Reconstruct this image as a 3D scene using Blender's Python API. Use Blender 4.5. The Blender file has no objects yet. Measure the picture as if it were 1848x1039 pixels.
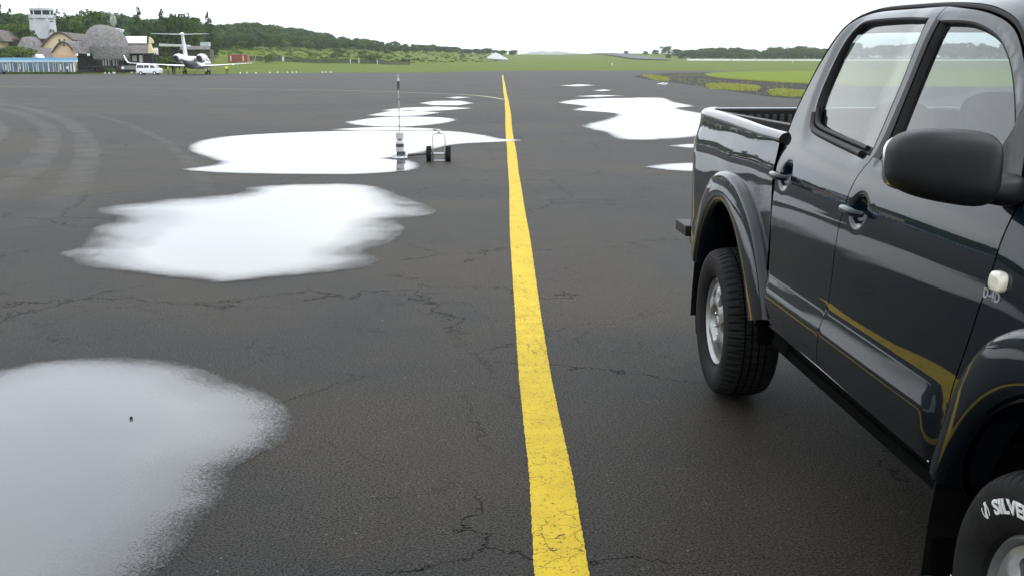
import bpy, bmesh, math, random
import numpy as np
from mathutils import Vector, Matrix
from mathutils.geometry import delaunay_2d_cdt
random.seed(7); rng = np.random.default_rng(11)
R = math.radians
scene = bpy.context.scene
COL = scene.collection

# ------------------------------------------------------------------ camera
FPX, HC, HOR, VPX = 1950.0, 1.66, 116.0, 905.0        # focal length in photo pixels, eye height, horizon row
PITCH = math.atan((519.5 - HOR) / FPX)
YAW = math.atan((924 - VPX) / (FPX / math.cos(PITCH)))
cam_d = bpy.data.cameras.new("camera"); cam = bpy.data.objects.new("camera", cam_d); COL.objects.link(cam)
cam.location = (0, 0, HC); cam.rotation_euler = (math.pi / 2 - PITCH, 0, -YAW)
cam_d.sensor_width = 36; cam_d.lens = 36 * FPX / 1848; cam_d.clip_start = .05; cam_d.clip_end = 20000
scene.camera = cam

# ------------------------------------------------------------------ world: overcast sky
SKY_EL, SKY_ROT = R(49), R(80)
w = bpy.data.worlds.new("World"); scene.world = w; w.use_nodes = True
nt = w.node_tree; nt.nodes.clear()
def wn(t, **k):
    n = nt.nodes.new(t)
    for a, b in k.items(): setattr(n, a, b)
    return n
out = wn('ShaderNodeOutputWorld'); bg = wn('ShaderNodeBackground'); bg.inputs[1].default_value = .1
sky = wn('ShaderNodeTexSky', sky_type='NISHITA', sun_disc=False, sun_elevation=SKY_EL, sun_rotation=SKY_ROT)
tc = wn('ShaderNodeTexCoord'); mp = wn('ShaderNodeMapping'); mp.inputs['Scale'].default_value = (1, 1, 2.6)
nz = wn('ShaderNodeTexNoise'); nz.inputs['Scale'].default_value = 1.7; nz.inputs['Detail'].default_value = 5; nz.inputs['Roughness'].default_value = .55
nz.inputs['Distortion'].default_value = .6
cr = wn('ShaderNodeValToRGB'); cr.color_ramp.elements[0].position = .32; cr.color_ramp.elements[1].position = .66
cr.color_ramp.elements[0].color = (.58, .66, .76, 1); cr.color_ramp.elements[1].color = (.94, .975, 1, 1)
mul = wn('ShaderNodeVectorMath', operation='SCALE'); mul.inputs['Scale'].default_value = 25.0
mx = wn('ShaderNodeMix', data_type='RGBA'); mx.inputs['Factor'].default_value = .93
L = nt.links.new
L(tc.outputs['Generated'], mp.inputs[0]); L(mp.outputs[0], nz.inputs['Vector']); L(nz.outputs['Fac'], cr.inputs[0])
L(cr.outputs[0], mul.inputs[0]); L(sky.outputs[0], mx.inputs['A']); L(mul.outputs[0], mx.inputs['B'])
L(mx.outputs['Result'], bg.inputs[0]); L(bg.outputs[0], out.inputs[0])
sd = bpy.data.lights.new("sun", 'SUN'); sun = bpy.data.objects.new("sun", sd); COL.objects.link(sun)
sd.energy = 1.1; sd.angle = R(30); sd.color = (1, .97, .92)
sun.rotation_euler = (R(8), R(40), 0)      # light from the right and a little ahead, high
scene.view_settings.view_transform = 'Standard'; scene.view_settings.look = 'None'
scene.view_settings.exposure = 0.0; scene.view_settings.gamma = 1; scene.view_settings.use_curve_mapping = False
scene.cycles.max_bounces = 8; scene.cycles.transparent_max_bounces = 24; scene.cycles.volume_bounces = 1
scene.cycles.diffuse_bounces = 3; scene.cycles.glossy_bounces = 4
scene.cycles.caustics_reflective = False; scene.cycles.caustics_refractive = False
scene.cycles.use_denoising = True

# ------------------------------------------------------------------ where a pixel of the photograph stands in the place
_fw = Vector((math.sin(YAW) * math.cos(PITCH), math.cos(YAW) * math.cos(PITCH), -math.sin(PITCH)))
_rt = Vector((math.cos(YAW), -math.sin(YAW), 0)); _up = _rt.cross(_fw)
def ray(x, y): return _fw + _rt * ((x - 924) / FPX) + _up * ((519.5 - y) / FPX)
def G(x, y, z=0.0):
    r = ray(x, y); t = (z - HC) / r.z; return Vector((r.x * t, r.y * t, z))
def W(x, y, Y):
    r = ray(x, y); t = Y / r.y; return Vector((r.x * t, Y, HC + r.z * t))
def XZ(x, y, Y): p = W(x, y, Y); return (p.x, p.z)

FH = FPX / math.cos(PITCH)      # pixels per unit slope along the horizon

# ------------------------------------------------------------------ materials
MATS = {}
def mat(name, col=(.5, .5, .5), rough=.6, metal=0., var=.15, scale=8., coat=0., coat_r=.03, spec=.5, bump=0., bscale=60., col2=None, transl=0., rvar=0., stretch=None):
    if name in MATS: return MATS[name]
    m = bpy.data.materials.new(name); m.use_nodes = True; t = m.node_tree; b = t.nodes['Principled BSDF']
    tcn = t.nodes.new('ShaderNodeTexCoord'); n = t.nodes.new('ShaderNodeTexNoise'); n.inputs['Scale'].default_value = scale; n.inputs['Detail'].default_value = 4
    vec = tcn.outputs['Object']
    if stretch:
        mpn = t.nodes.new('ShaderNodeMapping'); mpn.inputs['Scale'].default_value = stretch; t.links.new(vec, mpn.inputs[0]); vec = mpn.outputs[0]
    t.links.new(vec, n.inputs['Vector'])
    r = t.nodes.new('ShaderNodeValToRGB'); r.color_ramp.elements[0].position = .3; r.color_ramp.elements[1].position = .7
    c2 = col2 or tuple(min(1, c * (1 + var)) for c in col)
    c1 = tuple(c * (1 - var) for c in col)
    r.color_ramp.elements[0].color = (*c1, 1); r.color_ramp.elements[1].color = (*c2, 1)
    t.links.new(n.outputs['Fac'], r.inputs[0]); t.links.new(r.outputs[0], b.inputs['Base Color'])
    b.inputs['Roughness'].default_value = rough; b.inputs['Metallic'].default_value = metal
    b.inputs['Coat Weight'].default_value = coat; b.inputs['Coat IOR'].default_value = 1.37; b.inputs['Coat Roughness'].default_value = coat_r
    b.inputs['Specular IOR Level'].default_value = spec
    if rvar:
        mr = t.nodes.new('ShaderNodeMapRange'); mr.inputs['To Min'].default_value = max(0, rough - rvar); mr.inputs['To Max'].default_value = rough + rvar
        t.links.new(n.outputs['Fac'], mr.inputs[0]); t.links.new(mr.outputs[0], b.inputs['Roughness'])
    if bump:
        n2 = t.nodes.new('ShaderNodeTexNoise'); n2.inputs['Scale'].default_value = bscale; n2.inputs['Detail'].default_value = 3
        t.links.new(vec, n2.inputs['Vector'])
        bp = t.nodes.new('ShaderNodeBump'); bp.inputs['Strength'].default_value = bump; bp.inputs['Distance'].default_value = .01
        t.links.new(n2.outputs['Fac'], bp.inputs['Height']); t.links.new(bp.outputs[0], b.inputs['Normal'])
    if transl:
        tr = t.nodes.new('ShaderNodeBsdfTranslucent'); ms = t.nodes.new('ShaderNodeMixShader'); ms.inputs[0].default_value = transl
        t.links.new(r.outputs[0], tr.inputs[0]); t.links.new(b.outputs[0], ms.inputs[1]); t.links.new(tr.outputs[0], ms.inputs[2])
        t.links.new(ms.outputs[0], t.nodes['Material Output'].inputs[0])
    MATS[name] = m; return m
def glass_mat(name, tint=(.8, .85, .85), boost=1.8, rough=0.0):
    m = bpy.data.materials.new(name); m.use_nodes = True; t = m.node_tree; t.nodes.clear()
    o = t.nodes.new('ShaderNodeOutputMaterial'); tr = t.nodes.new('ShaderNodeBsdfTransparent'); tr.inputs[0].default_value = (*tint, 1)
    g = t.nodes.new('ShaderNodeBsdfGlossy'); g.inputs['Roughness'].default_value = rough
    f = t.nodes.new('ShaderNodeFresnel'); f.inputs[0].default_value = 1.5
    ml = t.nodes.new('ShaderNodeMath'); ml.operation = 'MULTIPLY'; ml.inputs[1].default_value = boost; ml.use_clamp = True
    n = t.nodes.new('ShaderNodeTexNoise'); n.inputs['Scale'].default_value = 3; bp = t.nodes.new('ShaderNodeBump'); bp.inputs['Strength'].default_value = .02
    t.links.new(n.outputs[0], bp.inputs['Height']); t.links.new(bp.outputs[0], g.inputs['Normal'])
    ms = t.nodes.new('ShaderNodeMixShader')
    t.links.new(f.outputs[0], ml.inputs[0]); t.links.new(ml.outputs[0], ms.inputs[0]); t.links.new(tr.outputs[0], ms.inputs[1]); t.links.new(g.outputs[0], ms.inputs[2])
    t.links.new(ms.outputs[0], o.inputs[0]); MATS[name] = m; return m

PAINT = mat('truck_paint', (.0006, .0042, .0082), .42, 0, .12, 3, coat=1, coat_r=.012, spec=.02, bump=.012, bscale=5)
def add_dust(m):
    t = m.node_tree; b = t.nodes['Principled BSDF']; K = t.links.new; N = t.nodes.new
    tcn = N('ShaderNodeTexCoord'); sx = N('ShaderNodeSeparateXYZ'); K(tcn.outputs['Object'], sx.inputs[0])
    mr = N('ShaderNodeMapRange'); mr.inputs['From Min'].default_value = .85; mr.inputs['From Max'].default_value = .45; K(sx.outputs['Z'], mr.inputs['Value'])
    n = N('ShaderNodeTexNoise'); n.inputs['Scale'].default_value = 22; n.inputs['Detail'].default_value = 6; n.inputs['Roughness'].default_value = .75; K(tcn.outputs['Object'], n.inputs['Vector'])
    n2 = N('ShaderNodeTexVoronoi'); n2.inputs['Scale'].default_value = 55; K(tcn.outputs['Object'], n2.inputs['Vector'])
    sp = N('ShaderNodeMapRange'); sp.inputs['From Min'].default_value = .14; sp.inputs['From Max'].default_value = .05; K(n2.outputs['Distance'], sp.inputs['Value'])
    n3 = N('ShaderNodeTexNoise'); n3.inputs['Scale'].default_value = 4; K(tcn.outputs['Object'], n3.inputs['Vector'])
    m3 = N('ShaderNodeMapRange'); m3.inputs['From Min'].default_value = .52; m3.inputs['From Max'].default_value = .72; K(n3.outputs['Fac'], m3.inputs['Value'])
    sm_ = N('ShaderNodeMath'); sm_.operation = 'MULTIPLY'; K(sp.outputs[0], sm_.inputs[0]); K(m3.outputs[0], sm_.inputs[1])
    ad = N('ShaderNodeMath'); ad.operation = 'MULTIPLY'; K(mr.outputs[0], ad.inputs[0]); K(n.outputs['Fac'], ad.inputs[1])
    mx_ = N('ShaderNodeMath'); mx_.operation = 'MULTIPLY_ADD'; K(sm_.outputs[0], mx_.inputs[0]); mx_.inputs[1].default_value = .25; K(ad.outputs[0], mx_.inputs[2])
    cx_ = N('ShaderNodeMix'); cx_.data_type = 'RGBA'; src = b.inputs['Base Color'].links[0].from_socket; K(mx_.outputs[0], cx_.inputs['Factor']); K(src, cx_.inputs['A']); cx_.inputs['B'].default_value = (.0045, .0042, .0036, 1); K(cx_.outputs['Result'], b.inputs['Base Color'])
    rr = N('ShaderNodeMapRange'); rr.inputs['To Min'].default_value = .010; rr.inputs['To Max'].default_value = .16; K(mx_.outputs[0], rr.inputs['Value']); K(rr.outputs[0], b.inputs['Coat Roughness'])
add_dust(PAINT)
BLACK = mat('black_plastic', (.006, .006, .0065), .5, 0, .2, 30, bump=.15, bscale=300, spec=.25)
MIRR = mat('mirror_plastic', (.006, .006, .0075), .42, 0, .15, 20, bump=.12, bscale=500, spec=.24)
RUBBER = mat('rubber', (.0045, .0045, .0045), .55, 0, .25, 25, spec=.16, bump=.1, bscale=120)
TYRE = mat('tyre_rubber', (.0085, .0082, .0078), .7, 0, .35, 12, spec=.15, bump=.2, bscale=60)
DARK = mat('dark_underbody', (.002, .002, .002), .9, spec=.04)
ALLOY = mat('wheel_alloy', (.30, .30, .295), .36, .65, .12, 14, coat=.4, bump=.05, bscale=90)
RIMDIRT = mat('rim_dirty', (.20, .18, .15), .6, .5, .3, 14)
CHROME = mat('dull_chrome', (.6, .6, .6), .2, 1, .05)
SEATC = mat('seat_fabric', (.028, .031, .035), .9, 0, .2, 60, bump=.3, bscale=300)
LENS = mat('lens_white', (.62, .58, .48), .12, 0, .12, 30, coat=1)
ORANGE = mat('lens_orange', (.5, .16, .02), .2, 0, .1, coat=1)
REDL = mat('lens_red', (.35, .01, .01), .15, 0, .1, coat=1)
LETTER = mat('letter_white', (.62, .62, .60), .6, 0, .2, 90)
BADGE = mat('badge_grey', (.30, .32, .33), .35, .3, .3, 90)
GLASS = glass_mat('truck_glass', (.64, .70, .69), 1.45)
WHITE = mat('white_paint', (.78, .79, .80), .35, 0, .05, 1.5, coat=.3)
WHITEM = mat('white_matte', (.74, .74, .72), .7, 0, .08, 2)

# ------------------------------------------------------------------ object helpers
def link(o, parent=None):
    COL.objects.link(o)
    if parent is not None: o.parent = parent
    return o
def tag(o, label=None, cat=None, group=None, kind=None):
    if label: o['label'] = label
    if cat: o['category'] = cat
    if group: o['group'] = group
    if kind: o['kind'] = kind
    return o
def empty(name, loc=(0, 0, 0), rz=0, label=None, cat=None, group=None):
    o = bpy.data.objects.new(name, None); o.location = loc; o.rotation_euler = (0, 0, rz); o.empty_display_size = .3
    COL.objects.link(o); return tag(o, label, cat, group)
def mesh(name, V, F, m, parent=None, smooth=False, loc=None):
    me = bpy.data.meshes.new(name); me.from_pydata([tuple(map(float, v)) for v in V], [], [tuple(map(int, f)) for f in F]); me.update()
    if smooth: me.shade_smooth()
    for mm in (m if isinstance(m, (list, tuple)) else [m]): me.materials.append(mm)
    o = bpy.data.objects.new(name, me)
    if loc is not None: o.location = loc
    return link(o, parent)
class MB:
    """collects shapes into one mesh"""
    def __init__(s): s.V = []; s.F = []; s.M = []; s.mi = 0
    def add(s, V, F):
        n = len(s.V); s.V += [tuple(v) for v in V]; s.F += [tuple(i + n for i in f) for f in F]; s.M += [s.mi] * len(F); return s
    def box(s, x0, x1, y0, y1, z0, z1, M=None):
        V = [Vector((x, y, z)) for z in (z0, z1) for y in (y0, y1) for x in (x0, x1)]
        if M: V = [M @ v for v in V]
        return s.add(V, [(0, 2, 3, 1), (4, 5, 7, 6), (0, 1, 5, 4), (2, 6, 7, 3), (0, 4, 6, 2), (1, 3, 7, 5)])
    def tube(s, P, r, n=8, caps=True, rads=None):
        P = [Vector(p) for p in P]; V = []; F = []
        up = None
        for i, p in enumerate(P):
            t = (P[min(i + 1, len(P) - 1)] - P[max(i - 1, 0)]).normalized()
            if up is None:
                a = Vector((0, 0, 1)) if abs(t.z) < .9 else Vector((1, 0, 0)); up = a.cross(t).normalized()
            up = (up - t * up.dot(t)).normalized(); b = t.cross(up)
            rr = rads[i] if rads else r
            for k in range(n):
                an = 2 * math.pi * k / n; V.append(p + (up * math.cos(an) + b * math.sin(an)) * rr)
        for i in range(len(P) - 1):
            for k in range(n):
                F.append((i * n + k, i * n + (k + 1) % n, (i + 1) * n + (k + 1) % n, (i + 1) * n + k))
        if caps: F.append(tuple(range(n))[::-1]); F.append(tuple((len(P) - 1) * n + k for k in range(n)))
        return s.add(V, F)
    def lathe(s, prof, n=24, axis='z', c=(0, 0, 0), close=False):
        """prof: (r, h) pairs"""
        V = []; F = []; c = Vector(c)
        for r, h in prof:
            for k in range(n):
                a = 2 * math.pi * k / n; x, y = r * math.cos(a), r * math.sin(a)
                V.append(c + (Vector((x, y, h)) if axis == 'z' else Vector((x, h, y)) if axis == 'y' else Vector((h, x, y))))
        for i in range(len(prof) - 1):
            for k in range(n): F.append((i * n + k, i * n + (k + 1) % n, (i + 1) * n + (k + 1) % n, (i + 1) * n + k))
        return s.add(V, F)
    def prism(s, poly, y0, y1):
        """outline in x,z extruded along y"""
        n = len(poly); V = [(x, y0, z) for x, z in poly] + [(x, y1, z) for x, z in poly]
        F = [tuple(range(n))[::-1], tuple(range(n, 2 * n))] + [(i, (i + 1) % n, n + (i + 1) % n, n + i) for i in range(n)]
        return s.add(V, F)
    def build(s, name, m, parent=None, smooth=False, bevel=0, loc=None, angle=None):
        o = mesh(name, s.V, s.F, m, parent, smooth, loc)
        if any(s.M): o.data.polygons.foreach_set('material_index', s.M)
        bm = bmesh.new(); bm.from_mesh(o.data); bmesh.ops.recalc_face_normals(bm, faces=bm.faces)
        if bevel: bmesh.ops.bevel(bm, geom=[e for e in bm.edges if len(e.link_faces) == 2 and e.calc_face_angle(0) > .5], offset=bevel, segments=2, affect='EDGES', profile=.6)
        bm.to_mesh(o.data); bm.free()
        if smooth or angle:
            o.data.shade_smooth()
            try: o.data.set_sharp_from_angle(angle=angle or R(40))
            except Exception: pass
        return o
def copy_tree(o, parent=None):
    c = o.copy(); COL.objects.link(c)
    if parent is not None: c.parent = parent
    for ch in list(o.children): copy_tree(ch, c)
    return c
def grid_mesh(name, P, m, parent=None, smooth=True, flip=False):
    a, b = len(P), len(P[0]); V = [v for r in P for v in r]
    F = [(i * b + j, i * b + j + 1, (i + 1) * b + j + 1, (i + 1) * b + j) for i in range(a - 1) for j in range(b - 1)]
    if flip: F = [f[::-1] for f in F]
    return mesh(name, V, F, m, parent, smooth)
def catmull(P, step):
    P = [tuple(p) for p in P]
    if len(P) < 3:
        (x0, y0), (x1, y1) = P; n = max(1, int(math.hypot(x1 - x0, y1 - y0) / step)); return [(x0 + (x1 - x0) * i / n, y0 + (y1 - y0) * i / n) for i in range(n)] + [P[-1]]
    out = []
    for i in range(len(P) - 1):
        p0, p1, p2, p3 = P[max(i - 1, 0)], P[i], P[i + 1], P[min(i + 2, len(P) - 1)]
        n = max(1, int(math.hypot(p2[0] - p1[0], p2[1] - p1[1]) / step))
        for k in range(n):
            t = k / n
            out.append(tuple(.5 * (2 * p1[a] + (p2[a] - p0[a]) * t + (2 * p0[a] - 5 * p1[a] + 4 * p2[a] - p3[a]) * t * t + (3 * p1[a] - p0[a] - 3 * p2[a] + p3[a]) * t ** 3) for a in (0, 1)))
    return out + [P[-1]]
def outline(segs, step=.025):
    o = []
    for s in segs:
        c = catmull(s, step); o += c[:-1]
    return o
def inside(pt, poly):
    x, y = pt; c = False; n = len(poly); j = n - 1
    for i in range(n):
        xi, yi = poly[i]; xj, yj = poly[j]
        if (yi > y) != (yj > y) and x < (xj - xi) * (y - yi) / (yj - yi) + xi: c = not c
        j = i
    return c
def pdist_np(P, poly):
    A = np.array(poly); B = np.roll(A, -1, 0); D = B - A; P = np.asarray(P, float)
    t = np.clip(((P[:, None, :] - A[None]) * D[None]).sum(2) / ((D * D).sum(1) + 1e-12), 0, 1)
    q = A[None] + t[..., None] * D[None]; return np.sqrt(((P[:, None] - q) ** 2).sum(2)).min(1)
def inside_np(P, poly):
    P = np.asarray(P, float); c = np.zeros(len(P), bool); n = len(poly); j = n - 1
    for i in range(n):
        xi, yi = poly[i]; xj, yj = poly[j]
        m = (yi > P[:, 1]) != (yj > P[:, 1])
        with np.errstate(divide='ignore', invalid='ignore'): c ^= m & (P[:, 0] < (xj - xi) * (P[:, 1] - yi) / (yj - yi + 1e-15) + xi)
        j = i
    return c
def tri2d(outer, holes, res, fine=(), gx=1.0):
    """triangulate a polygon with holes with inner points: returns verts2d, tris, loops(list of index lists)"""
    loops = [list(outer)] + [list(h) for h in holes]
    V = []; E = []; li = []
    for lp in loops:
        n0 = len(V); V += lp; li.append(list(range(n0, n0 + len(lp)))); E += [(n0 + i, n0 + (i + 1) % len(lp)) for i in range(len(lp))]
    A = np.array(outer); lo = A.min(0); hi = A.max(0)
    pts = []
    xs = np.arange(lo[0] + res * gx / 2, hi[0], res * gx); ys = np.arange(lo[1] + res / 2, hi[1], res)
    gx_, gy_ = np.meshgrid(xs, ys); gx_[1::2] += res * gx * .5; g = np.stack([gx_.ravel(), gy_.ravel()], 1)
    keep = inside_np(g, outer)
    for h in holes: keep &= ~inside_np(g, h)
    g = g[keep]
    for (fx, fy, fr, fs) in fine:
        d = np.hypot(g[:, 0] - fx, g[:, 1] - fy); g = g[d > fr]
        a = np.arange(-fr, fr, fs); X, Yy = np.meshgrid(a + fx, a + fy); q = np.stack([X.ravel(), Yy.ravel()], 1)
        q = q[np.hypot(q[:, 0] - fx, q[:, 1] - fy) < fr]; q = q[inside_np(q, outer)]
        for h in holes: q = q[~inside_np(q, h)]
        g = np.concatenate([g, q])
    if len(g):
        dm = np.full(len(g), 1e9)
        for lp in loops: dm = np.minimum(dm, pdist_np(g, lp))
        g = g[dm > min(res * .35, .012 if fine else 1e9)]
    V2 = [Vector(v) for v in V] + [Vector((float(a), float(b))) for a, b in g]
    r = delaunay_2d_cdt(V2, E, [], 0, 1e-7)
    ov, of = r[0], r[2]; orig = r[3]
    mp_ = {}
    for i, os_ in enumerate(orig):
        for k in os_: mp_[k] = i
    C = np.array([[sum(ov[i][0] for i in f) / len(f), sum(ov[i][1] for i in f) / len(f)] for f in of])
    k = inside_np(C, outer)
    for h in holes: k &= ~inside_np(C, h)
    T = [tuple(f) for f, kk in zip(of, k) if kk]
    return [(v[0], v[1]) for v in ov], T, [[mp_[i] for i in l] for l in li]

def sm(a, b, x):
    t = min(1, max(0, (x - a) / (b - a))); return t * t * (3 - 2 * t)

# =================================================================== THE PICKUP TRUCK
# local frame: x = rearward from the front axle, y = outward (0 = outer face of the near side flares), z = up
ANG = R(2.3); WID = 1.80; WB = 3.085; HUBZ = .378
truck = empty('pickup_truck', (1.203, 2.262, 0), R(90) + ANG,
              'dark blue-green double cab pickup truck with silver wheels parked beside the yellow line', 'pickup truck')
SZ = [(.40, .16), (.48, .11), (.50, .090), (.54, .070), (.58, .060), (.62, .054), (.70, .050), (.78, .0460), (.86, .0412), (.93, .0370), (.98, .0360), (1.05, .036), (1.12, .040), (1.18, .047), (1.23, .057),
      (1.28, .075), (1.33, .100), (1.36, .118), (1.45, .152), (1.6, .205), (1.75, .255), (1.82, .288), (1.86, .33), (1.885, .40), (1.90, .5)]
_z = np.arange(.2, 2.1, .002); _s = np.interp(_z, *zip(*SZ)); _k = np.exp(-.5 * (np.arange(-45, 46) * .002 / .018) ** 2); _k /= _k.sum()
_s = np.convolve(np.pad(_s, 45, mode='edge'), _k, 'valid')
def base_s(z): return np.interp(z, _z, _s)
def smv(a, b, x):
    t = np.clip((x - a) / (b - a), 0, 1); return t * t * (3 - 2 * t)
# window openings and seams measured off the photograph, (x, z) on the body side
RWIN = outline([[(1.432, 1.352), (1.66, 1.361), (1.853, 1.374), (2.03, 1.387), (2.12, 1.405), (2.18, 1.45), (2.215, 1.54), (2.20, 1.66), (2.155, 1.76), (2.10, 1.81), (2.03, 1.826), (1.82, 1.826), (1.60, 1.82), (1.435, 1.811)],
                [(1.435, 1.811), (1.425, 1.70), (1.428, 1.48), (1.432, 1.352)]])
FWIN = outline([[(1.335, 1.80), (1.148, 1.791), (1.02, 1.773), (.903, 1.742), (.82, 1.703), (.746, 1.654), (.679, 1.594), (.612, 1.525), (.55, 1.45), (.505, 1.39), (.49, 1.352)],
                [(.49, 1.352), (.75, 1.345), (1.05, 1.342), (1.33, 1.345)], [(1.33, 1.345), (1.345, 1.5), (1.347, 1.65), (1.335, 1.80)]])
def dents(b, z):      # the slight waviness of pressed sheet metal
    return .0006 * np.sin(b * 6.3 + 1.1) * np.sin(z * 7.2 + .6) + .00010 * np.sin(b * 13.1 + z * 5.0)
def s_door(b, z):
    s = base_s(z) + dents(b, z)
    s = s - .024 * np.clip((.786 - z) / .088, 0, 1) * smv(.60, .70, b) * smv(2.37, 2.30, b)
    for bh, zh in ((2.185, 1.212), (1.335, 1.178)):
        s = s + .034 * np.exp(-(((b - bh) / .052) ** 2 + ((z - zh) / .042) ** 2) ** 1.5)
    P = np.stack([b, z], 1)
    up = z > 1.25
    if up.any():
        d = np.full(len(b), 9.); d[up] = pdist_np(P[up], RWIN); s = s + .008 * (1 - smv(0, .075, d)) * smv(1.45, 1.62, b)
        d[up] = pdist_np(P[up], FWIN); s = s + .005 * (1 - smv(0, .03, d)) * (b < 1.4)
    return s
def s_glass(b, z): return base_s(z) + np.where(b > 1.4, .008 * smv(1.45, 1.62, b), .005)
def s_fender(b, z):
    k = .17 * np.clip(.4 - b, 0, 1.2) * smv(.85, 1.15, z)
    s = base_s(z + k) - .024 * np.clip((.786 - z) / .088, 0, 1) * smv(.60, .70, b)
    return s + .30 * (1 - np.sqrt(1 - np.clip((-.35 - b) / .62, 0, .96) ** 2))
def s_bed(b, z):
    s = .047 + .035 * smv(1.16, 1.37, z) ** 1.3 + 2.2 * dents(b * 1.3, z * 1.3)
    s = s - .008 * smv(.80, .72, z)
    s = s + .16 * (1 - np.sqrt(1 - np.clip((b - 3.82) / .40, 0, .97) ** 2))
    s = s + .05 * smv(2.40, 2.33, b) * 0
    return s
def normals(Sf, b, z, h=.002):
    db = (Sf(b + h, z) - Sf(b - h, z)) / (2 * h); dz = (Sf(b, z + h) - Sf(b, z - h)) / (2 * h)
    n = np.stack([db, np.ones_like(b), dz], 1); return n / np.linalg.norm(n, axis=1)[:, None]
def panel(name, outer, holes, Sf, m, parent, res=.03, thick=.02, ds=0., fine=(), both=False):
    v2, T, loops = tri2d(outer, holes, res, fine, 1.3)
    A = np.array(v2); s = Sf(A[:, 0], A[:, 1]) + ds; N = normals(Sf, A[:, 0], A[:, 1])
    V = [(a[0], -si, a[1]) for a, si in zip(A, s)]; NN = [tuple(n) for n in N]
    F = []
    for t in T:
        a, b, c = (Vector(V[i]) for i in t); nn = (b - a).cross(c - a)
        F.append(t if nn.y > 0 else t[::-1])
    for lp in loops:                                    # rounded edge, then the fold inwards
        n = len(lp); n0 = len(V)
        idx = [A[i] for i in lp]
        area = sum(idx[i][0] * idx[(i + 1) % n][1] - idx[(i + 1) % n][0] * idx[i][1] for i in range(n))
        sg = (1 if area > 0 else -1) * (1 if lp is loops[0] else -1)
        for k, i in enumerate(lp):
            p = idx[k]; q = idx[(k + 1) % n]; o_ = idx[k - 1]; tx, ty = q[0] - o_[0], q[1] - o_[1]; l = math.hypot(tx, ty) + 1e-9
            en = Vector((ty / l * sg, 0, -tx / l * sg)); N0 = Vector(NN[i])
            V.append(V[i]); NN.append(tuple((N0 * .75 + en * .65).normalized()))
            p1 = Vector(V[i]) - N0 * min(.003, thick) + en * .0012
            V.append(tuple(p1)); NN.append(tuple(en))
            V.append(tuple(Vector(V[i]) - N0 * thick + en * .001)); NN.append(tuple(en))
        for k in range(n):
            a = n0 + 3 * k; b = n0 + 3 * ((k + 1) % n)
            for u in (0, 1):
                f = (a + u, b + u, b + u + 1, a + u + 1)
                F.append(f if sg < 0 else f[::-1])
    o = mesh(name, V, F, m, parent, True)
    o.data.normals_split_custom_set_from_vertices(NN)
    return o
def ribbon(name, loop, Sf, m, parent, w, d0, d1, closed=True, out_=False, mid=0.0):
    """rubber strip along an outline; runs w inside (or outside) of it and falls from depth d0 to d1"""
    A = np.array(loop); n = len(A); area = sum(A[i][0] * A[(i + 1) % n][1] - A[(i + 1) % n][0] * A[i][1] for i in range(n)) if closed else 1
    sg = 1 if area > 0 else -1
    rows = []
    for i in range(n):
        a = A[i - 1] if (closed or i) else A[i]; c = A[(i + 1) % n] if (closed or i < n - 1) else A[i]
        t = c - a; t /= np.linalg.norm(t) + 1e-9; nrm = np.array([-t[1], t[0]]) * sg * (-1 if out_ else 1)
        rows.append([A[i] + nrm * w * u for u in (0, .15, .5, .85, 1)])
    rows = np.array(rows); s0 = Sf(rows[..., 0].ravel(), rows[..., 1].ravel()).reshape(rows.shape[:2])
    prof = np.array([d0 + .006, d0, d0 * .5 + d1 * .5 - mid, d1, d1 + .006])
    V = [(rows[i][j][0], -(s0[i][j] + prof[j]), rows[i][j][1]) for i in range(n) for j in range(5)]
    F = [(i * 5 + j, i * 5 + j + 1, ((i + 1) % n) * 5 + j + 1, ((i + 1) % n) * 5 + j) for i in range(n if closed else n - 1) for j in range(4)]
    return mesh(name, V, F, m, parent, True)
NEAR = []   # parts of the near side that repeat on the far side

# ---- doors
gapl = [(1.375, 1.845), (1.385, 1.50), (1.398, 1.36), (1.435, 1.29), (1.455, 1.20), (1.48, 1.10), (1.52, .91), (1.57, .78), (1.60, .69), (1.625, .556)]
G_ = .0035
gf = [(b - G_, z) for b, z in gapl]; gr = [(b + G_, z) for b, z in gapl]
FD = outline([gf, [gf[-1], (1.3, .550), (1.0, .545), (.66, .538)],
              [(.66, .538), (.618, .58), (.590, .69), (.552, .80), (.475, .94), (.432, 1.04), (.395, 1.15), (.390, 1.28), (.402, 1.325)],
              [(.402, 1.325), (.50, 1.48), (.588, 1.588), (.676, 1.663), (.745, 1.718), (.815, 1.757), (.926, 1.790), (1.092, 1.818), gf[0]]], .022)
RD = outline([[gr[0], (1.694, 1.852), (1.983, 1.857), (2.11, 1.848), (2.20, 1.815), (2.272, 1.745), (2.357, 1.617), (2.403, 1.48), (2.402, 1.40), (2.366, 1.315), (2.31, 1.20), (2.288, 1.10), (2.287, .95), (2.312, .83), (2.33, .74), (2.322, .66), (2.285, .594), (2.18, .556)],
              [(2.18, .556), (1.9, .556), gr[-1]], gr[::-1]], .022)
fd = panel('front_door', FD, [FWIN], s_door, PAINT, truck, .022, fine=[(1.335, 1.178, .10, .011)])
rd = panel('rear_door', RD, [RWIN], s_door, PAINT, truck, .022, fine=[(2.185, 1.212, .10, .011)])
def shrink(loop, dd):
    A = np.array(loop); n = len(A); area = sum(A[i][0] * A[(i + 1) % n][1] - A[(i + 1) % n][0] * A[i][1] for i in range(n)); sg = 1 if area > 0 else -1
    o = []
    for i in range(n):
        t = A[(i + 1) % n] - A[i - 1]; t /= np.linalg.norm(t) + 1e-9; o.append(tuple(A[i] + np.array([-t[1], t[0]]) * sg * dd))
    return o
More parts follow.
